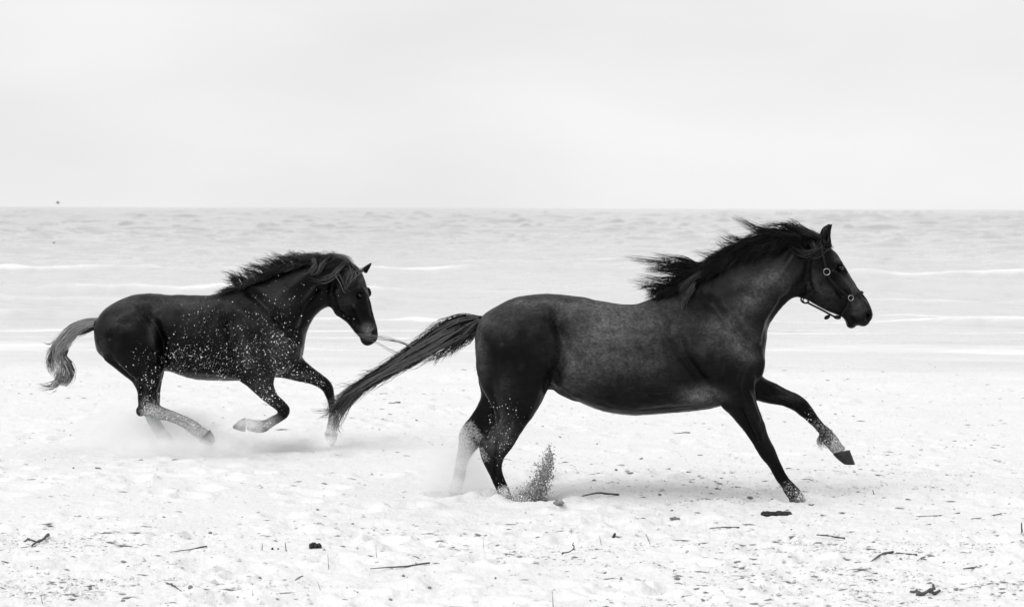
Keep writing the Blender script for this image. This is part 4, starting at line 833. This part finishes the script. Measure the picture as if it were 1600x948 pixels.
stick("driftwood_stick", 1045, 849, 1032, 842, .004, M_straw, "right one of two small fallen stalks at the lower centre", "stick", .0, seed=23)
# reeds standing in the sand
for i, (a, b, c, d, r, mm, lb) in enumerate([(411, 860, 412, 848, .004, M_weed, "short black stub standing left of the small sand hollow"), (450, 861, 447, 847, .005, M_weed, "bent black stub standing right of the small sand hollow"),
        (516, 884, 514, 864, .0025, M_straw, "thin straight stalk standing upright at bottom, left of centre"), (943, 851, 938, 836, .003, M_straw, "upright curved stalk beside the leaning black seed pod"), (505, 922, 498, 908, .003, M_straw, "small leaning stalk below the upright one"),
        (759, 872, 757, 838, .002, M_straw, "tallest and thinnest grass stalk, at the bottom centre"), (806, 880, 796, 866, .002, M_straw, "fine leaning grass stalk right of the tall thin one"), (867, 944, 866, 921, .003, M_straw, "pale stalk standing at the bottom edge of the sand"),
        (70, 944, 66, 930, .003, M_straw, "pale stalk standing at the bottom left edge"), (590, 862, 588, 850, .002, M_straw, "faint upright stalk below the front horse's tail"), (1598, 832, 1597, 815, .007, M_weed, "dark stub standing at the right edge of the picture"), (398, 936, 396, 922, .003, M_straw, "pale stalk at the bottom, below the small hollow"),
        (1369, 774, 1365, 765, .007, M_weed, "small dark stub sticking up right of the forehooves")]):
    stick("beach_grass_stalk", a, b, c, d, r, mm, lb, "stalk", seed=40 + i, upright=True)
# forked twigs
def forked(px, py, segs, r, label, seed):
    gx, gy, gz = gxy(px, py); parts = []
    for k, (ax, ay, bx, by) in enumerate(segs):
        A = at(ax, ay, gy); B = at(bx, by, gy + .03 * k); t = np.linspace(0, 1, 7)[:, None]; Cc = A + (B - A) * t + np.random.default_rng(seed + k).normal(size=(7, 3)) * .003
        Cc[:, 2] = np.maximum(Cc[:, 2] + .008, height(Cc[:, 0], Cc[:, 1]) + .006)
        parts.append(tube(Cc - np.array([gx, gy, gz]), r * (1 - .5 * t[:, 0]), 6, .12, seed + k))
    V, fs = join(parts); settle("forked_twig", V, fs, M_wood, gx, gy, gz, label, "twig")
forked(1445, 930, [(1434, 934, 1462, 922), (1456, 925, 1460, 916), (1456, 926, 1470, 931), (1440, 931, 1424, 929)], .009, "dark forked twig with raised arms at the bottom right", 60)
forked(890, 866, [(880, 868, 900, 860), (899, 861, 897, 851)], .004, "small forked grey twig at bottom centre", 64)
forked(62, 848, [(68, 845, 40, 862), (48, 858, 38, 858)], .005, "spindly twig tail trailing from the pointed stick at left", 66)
# seaweed, pods and pebbles
def lump(name, px, py, rx, ry, rz, mat, label, cat, group=None, n=1, seed=0, rot=0):
    q_ = np.random.default_rng(seed); gx, gy, gz = gxy(px, py); s = gy / F; parts = []
    rg = Rig(0, 0, F); rg.s = 1.0
    for k in range(n):
        ox_ = (q_.random() - .5) * 2 * rx * s * (1 if n > 1 else 0); f = (.16 + .3 * q_.random()) if n > 1 else 1
        V, fs = ball(rg, (0, 0, 0), (rx * s * f, rz * s * (1 if n == 1 else .4 + .8 * q_.random()), ry * s * (f if n > 1 else 1)), rot)
        V = V * (1 + .18 * fbm(V[:, 0] * 60 + k * 3 + seed, V[:, 2] * 60 + V[:, 1] * 40, 5, 2)[:, None]); V[:, 0] += ox_; V[:, 1] += (q_.random() - .5) * ry * s
        parts.append((V, fs))
    V, fs = join(parts); settle(name, V, fs, mat, gx, gy, gz + rz * s * .6, label, cat, group)
lump("seaweed_clump", 1214, 804, 19, 14, 4, M_weed, "jet black seaweed clump on the sand below the front forehooves", "seaweed", n=48, seed=1)
lump("seaweed_clump", 493, 855, 9, 8, 5, M_weed, "small ragged dark clump right of the sand hollow", "seaweed", n=14, seed=2)
lump("seaweed_clump", 433, 856, 7, 5, 2.5, M_weed, "flat dark scrap lying in the small sand hollow", "seaweed", n=3, seed=3)
lump("sand_clod", 872, 794, 8, 8, 4, M_bits, "grey crumbled clod just right of the sand plume", "clod", n=18, seed=4)
lump("seaweed_clump", 1057, 817, 7, 6, 2.2, M_pebble, "small dark tuft on the sand under the belly", "seaweed", n=14, seed=5)
lump("seed_pod", 961, 845, 2.3, 3, 5, M_weed, "leaning black seed pod beside the curved stalk", "seed pod", seed=6, rot=.4)
lump("pebble", 299, 920, 4, 5, 3.6, M_pebble, "round grey pebble beside the straight stick at bottom left", "pebble", seed=7)
peb = [(652, 661, 4, 2), (195, 873, 8, 2), (232, 835, 5, 2), (330, 839, 5, 3), (673, 925, 5, 2.4), (552, 820, 5, 1.5), (612, 938, 5, 2), (632, 900, 4, 3), (793, 877, 4, 2.4), (776, 904, 2.5, 3), (1051, 797, 4, 1.6), (1056, 891, 5, 2.4), (1032, 772, 5, 2.6), (1121, 763, 6, 2.2),
       (1159, 755, 5, 2.2), (1173, 775, 8, 2), (1153, 879, 10, 3), (1100, 941, 6, 2), (998, 913, 12, 3), (1009, 911, 4, 3), (972, 905, 4, 4), (1094, 851, 2.5, 2), (1195, 885, 2.5, 2), (1077, 741, 6, 1.8), (1003, 717, 5, 1.8), (964, 734, 4, 2), (934, 694, 2.5, 2), (929, 753, 6, 2), (876, 682, 3, 2),
       (1409, 874, 3.4, 3), (1477, 884, 4, 2.4), (1321, 871, 4, 2.2), (1366, 847, 5, 2), (1286, 811, 6, 2.2), (1317, 811, 3, 2), (1495, 921, 8, 2.4), (1587, 929, 7, 2.2), (1252, 920, 5, 1.5), (1492, 788, 2, 2), (85, 379, 0, 0), (111, 681, 2, 1.5), (116, 731, 3, 1.5), (155, 732, 9, 1.6), (142, 920, 6, 3),
       (160, 907, 4, 3), (194, 939, 6, 2.4), (60, 887, 3, 2), (408, 902, 5, 2.4), (373, 941, 3, 1.8), (398, 765, 0, 0), (498, 796, 5, 1.6), (523, 866, 3.5, 2), (508, 859, 3, 2), (586, 831, 2, 1.6), (606, 828, 4, 1.5), (1268, 789, 6, 1.6), (1060, 906, 8, 2.4), (1177, 806, 3, 1.5), (1528, 735, 0, 0), (650, 657, 0, 0)]
for i, (a, b, c, d) in enumerate(peb):
    if c: lump("pebble", a, b, c * .6, c * .8, d * .7, M_pebble, "small dark pebble or shell scrap strewn on the bright sand", "pebble", "dark pebbles and shell scraps on the sand", seed=10 + i, rot=.3 * math.sin(i * 2.3))

# fine litter nobody could count: slivers (partly standing in for thin shadow streaks), crumbs and small clods
q = np.random.default_rng(77); n = 60000
yy = 9.8 + 17 * q.random(n) ** 1.25; xx = (q.random(n) * 2 - 1) * 0.225 * yy
keep = q.random(n) < churn(xx, yy) ** 1.6 * (.15 + smooth01(fbm(xx * .9, yy * 2.6, 55, 4), 0.0, 0.35)) * 1.3 + 0.015
xx, yy = xx[keep], yy[keep]; zz = height(xx, yy); nn = len(xx)
P = np.stack([xx, yy, zz + .001], 1); sel = q.random(nn) < .42
o = grains("litter_and_shadow_streaks", P[sel], 0.0020 + 0.0095 * q.random(sel.sum()) ** 5, M_bits, 8, stretch=(3.4, 1.0, .4), turn=1.8); tag(o, kind='stuff')
o = grains("sand_clods", P[~sel], 0.004 + 0.011 * q.random((~sel).sum()) ** 3, M_clod, 9, stretch=(1.2, 1.2, .8)); tag(o, kind='stuff')

# ------------------------------------------------------------------ two far birds
def bird(px, py, Y, span, label):
    c = at(px, py, Y); rg = Rig(0, 0, F); rg.s = 1.0
    b = empty("seabird", tuple(c)); tag(b, label, "bird", "far seabirds")
    V, fs = ball(rg, (0, 0, 0), (span * .24, span * .08, span * .08)); mesh_obj("body", V, fs, M_bird, b)
    for s in (-1, 1):
        V = np.array([(.08, 0, 0), (-.12, 0, 0), (-.1, .25 * s, .16), (.06, .25 * s, .17), (-.1, .5 * s, .1), (0, .25 * s, .19)]) * span
        mesh_obj("wing", V, [(0, 1, 2, 3), (3, 2, 4), (0, 3, 5), (5, 3, 4), (5, 2, 1, 0), (5, 4, 2)], M_bird, b, smooth=False)
bird(90.5, 317, 260, .8, "tiny dark seabird just above the horizon at left"); bird(84.5, 379.5, 95, .2, "tiny dark seabird low over the water at left")
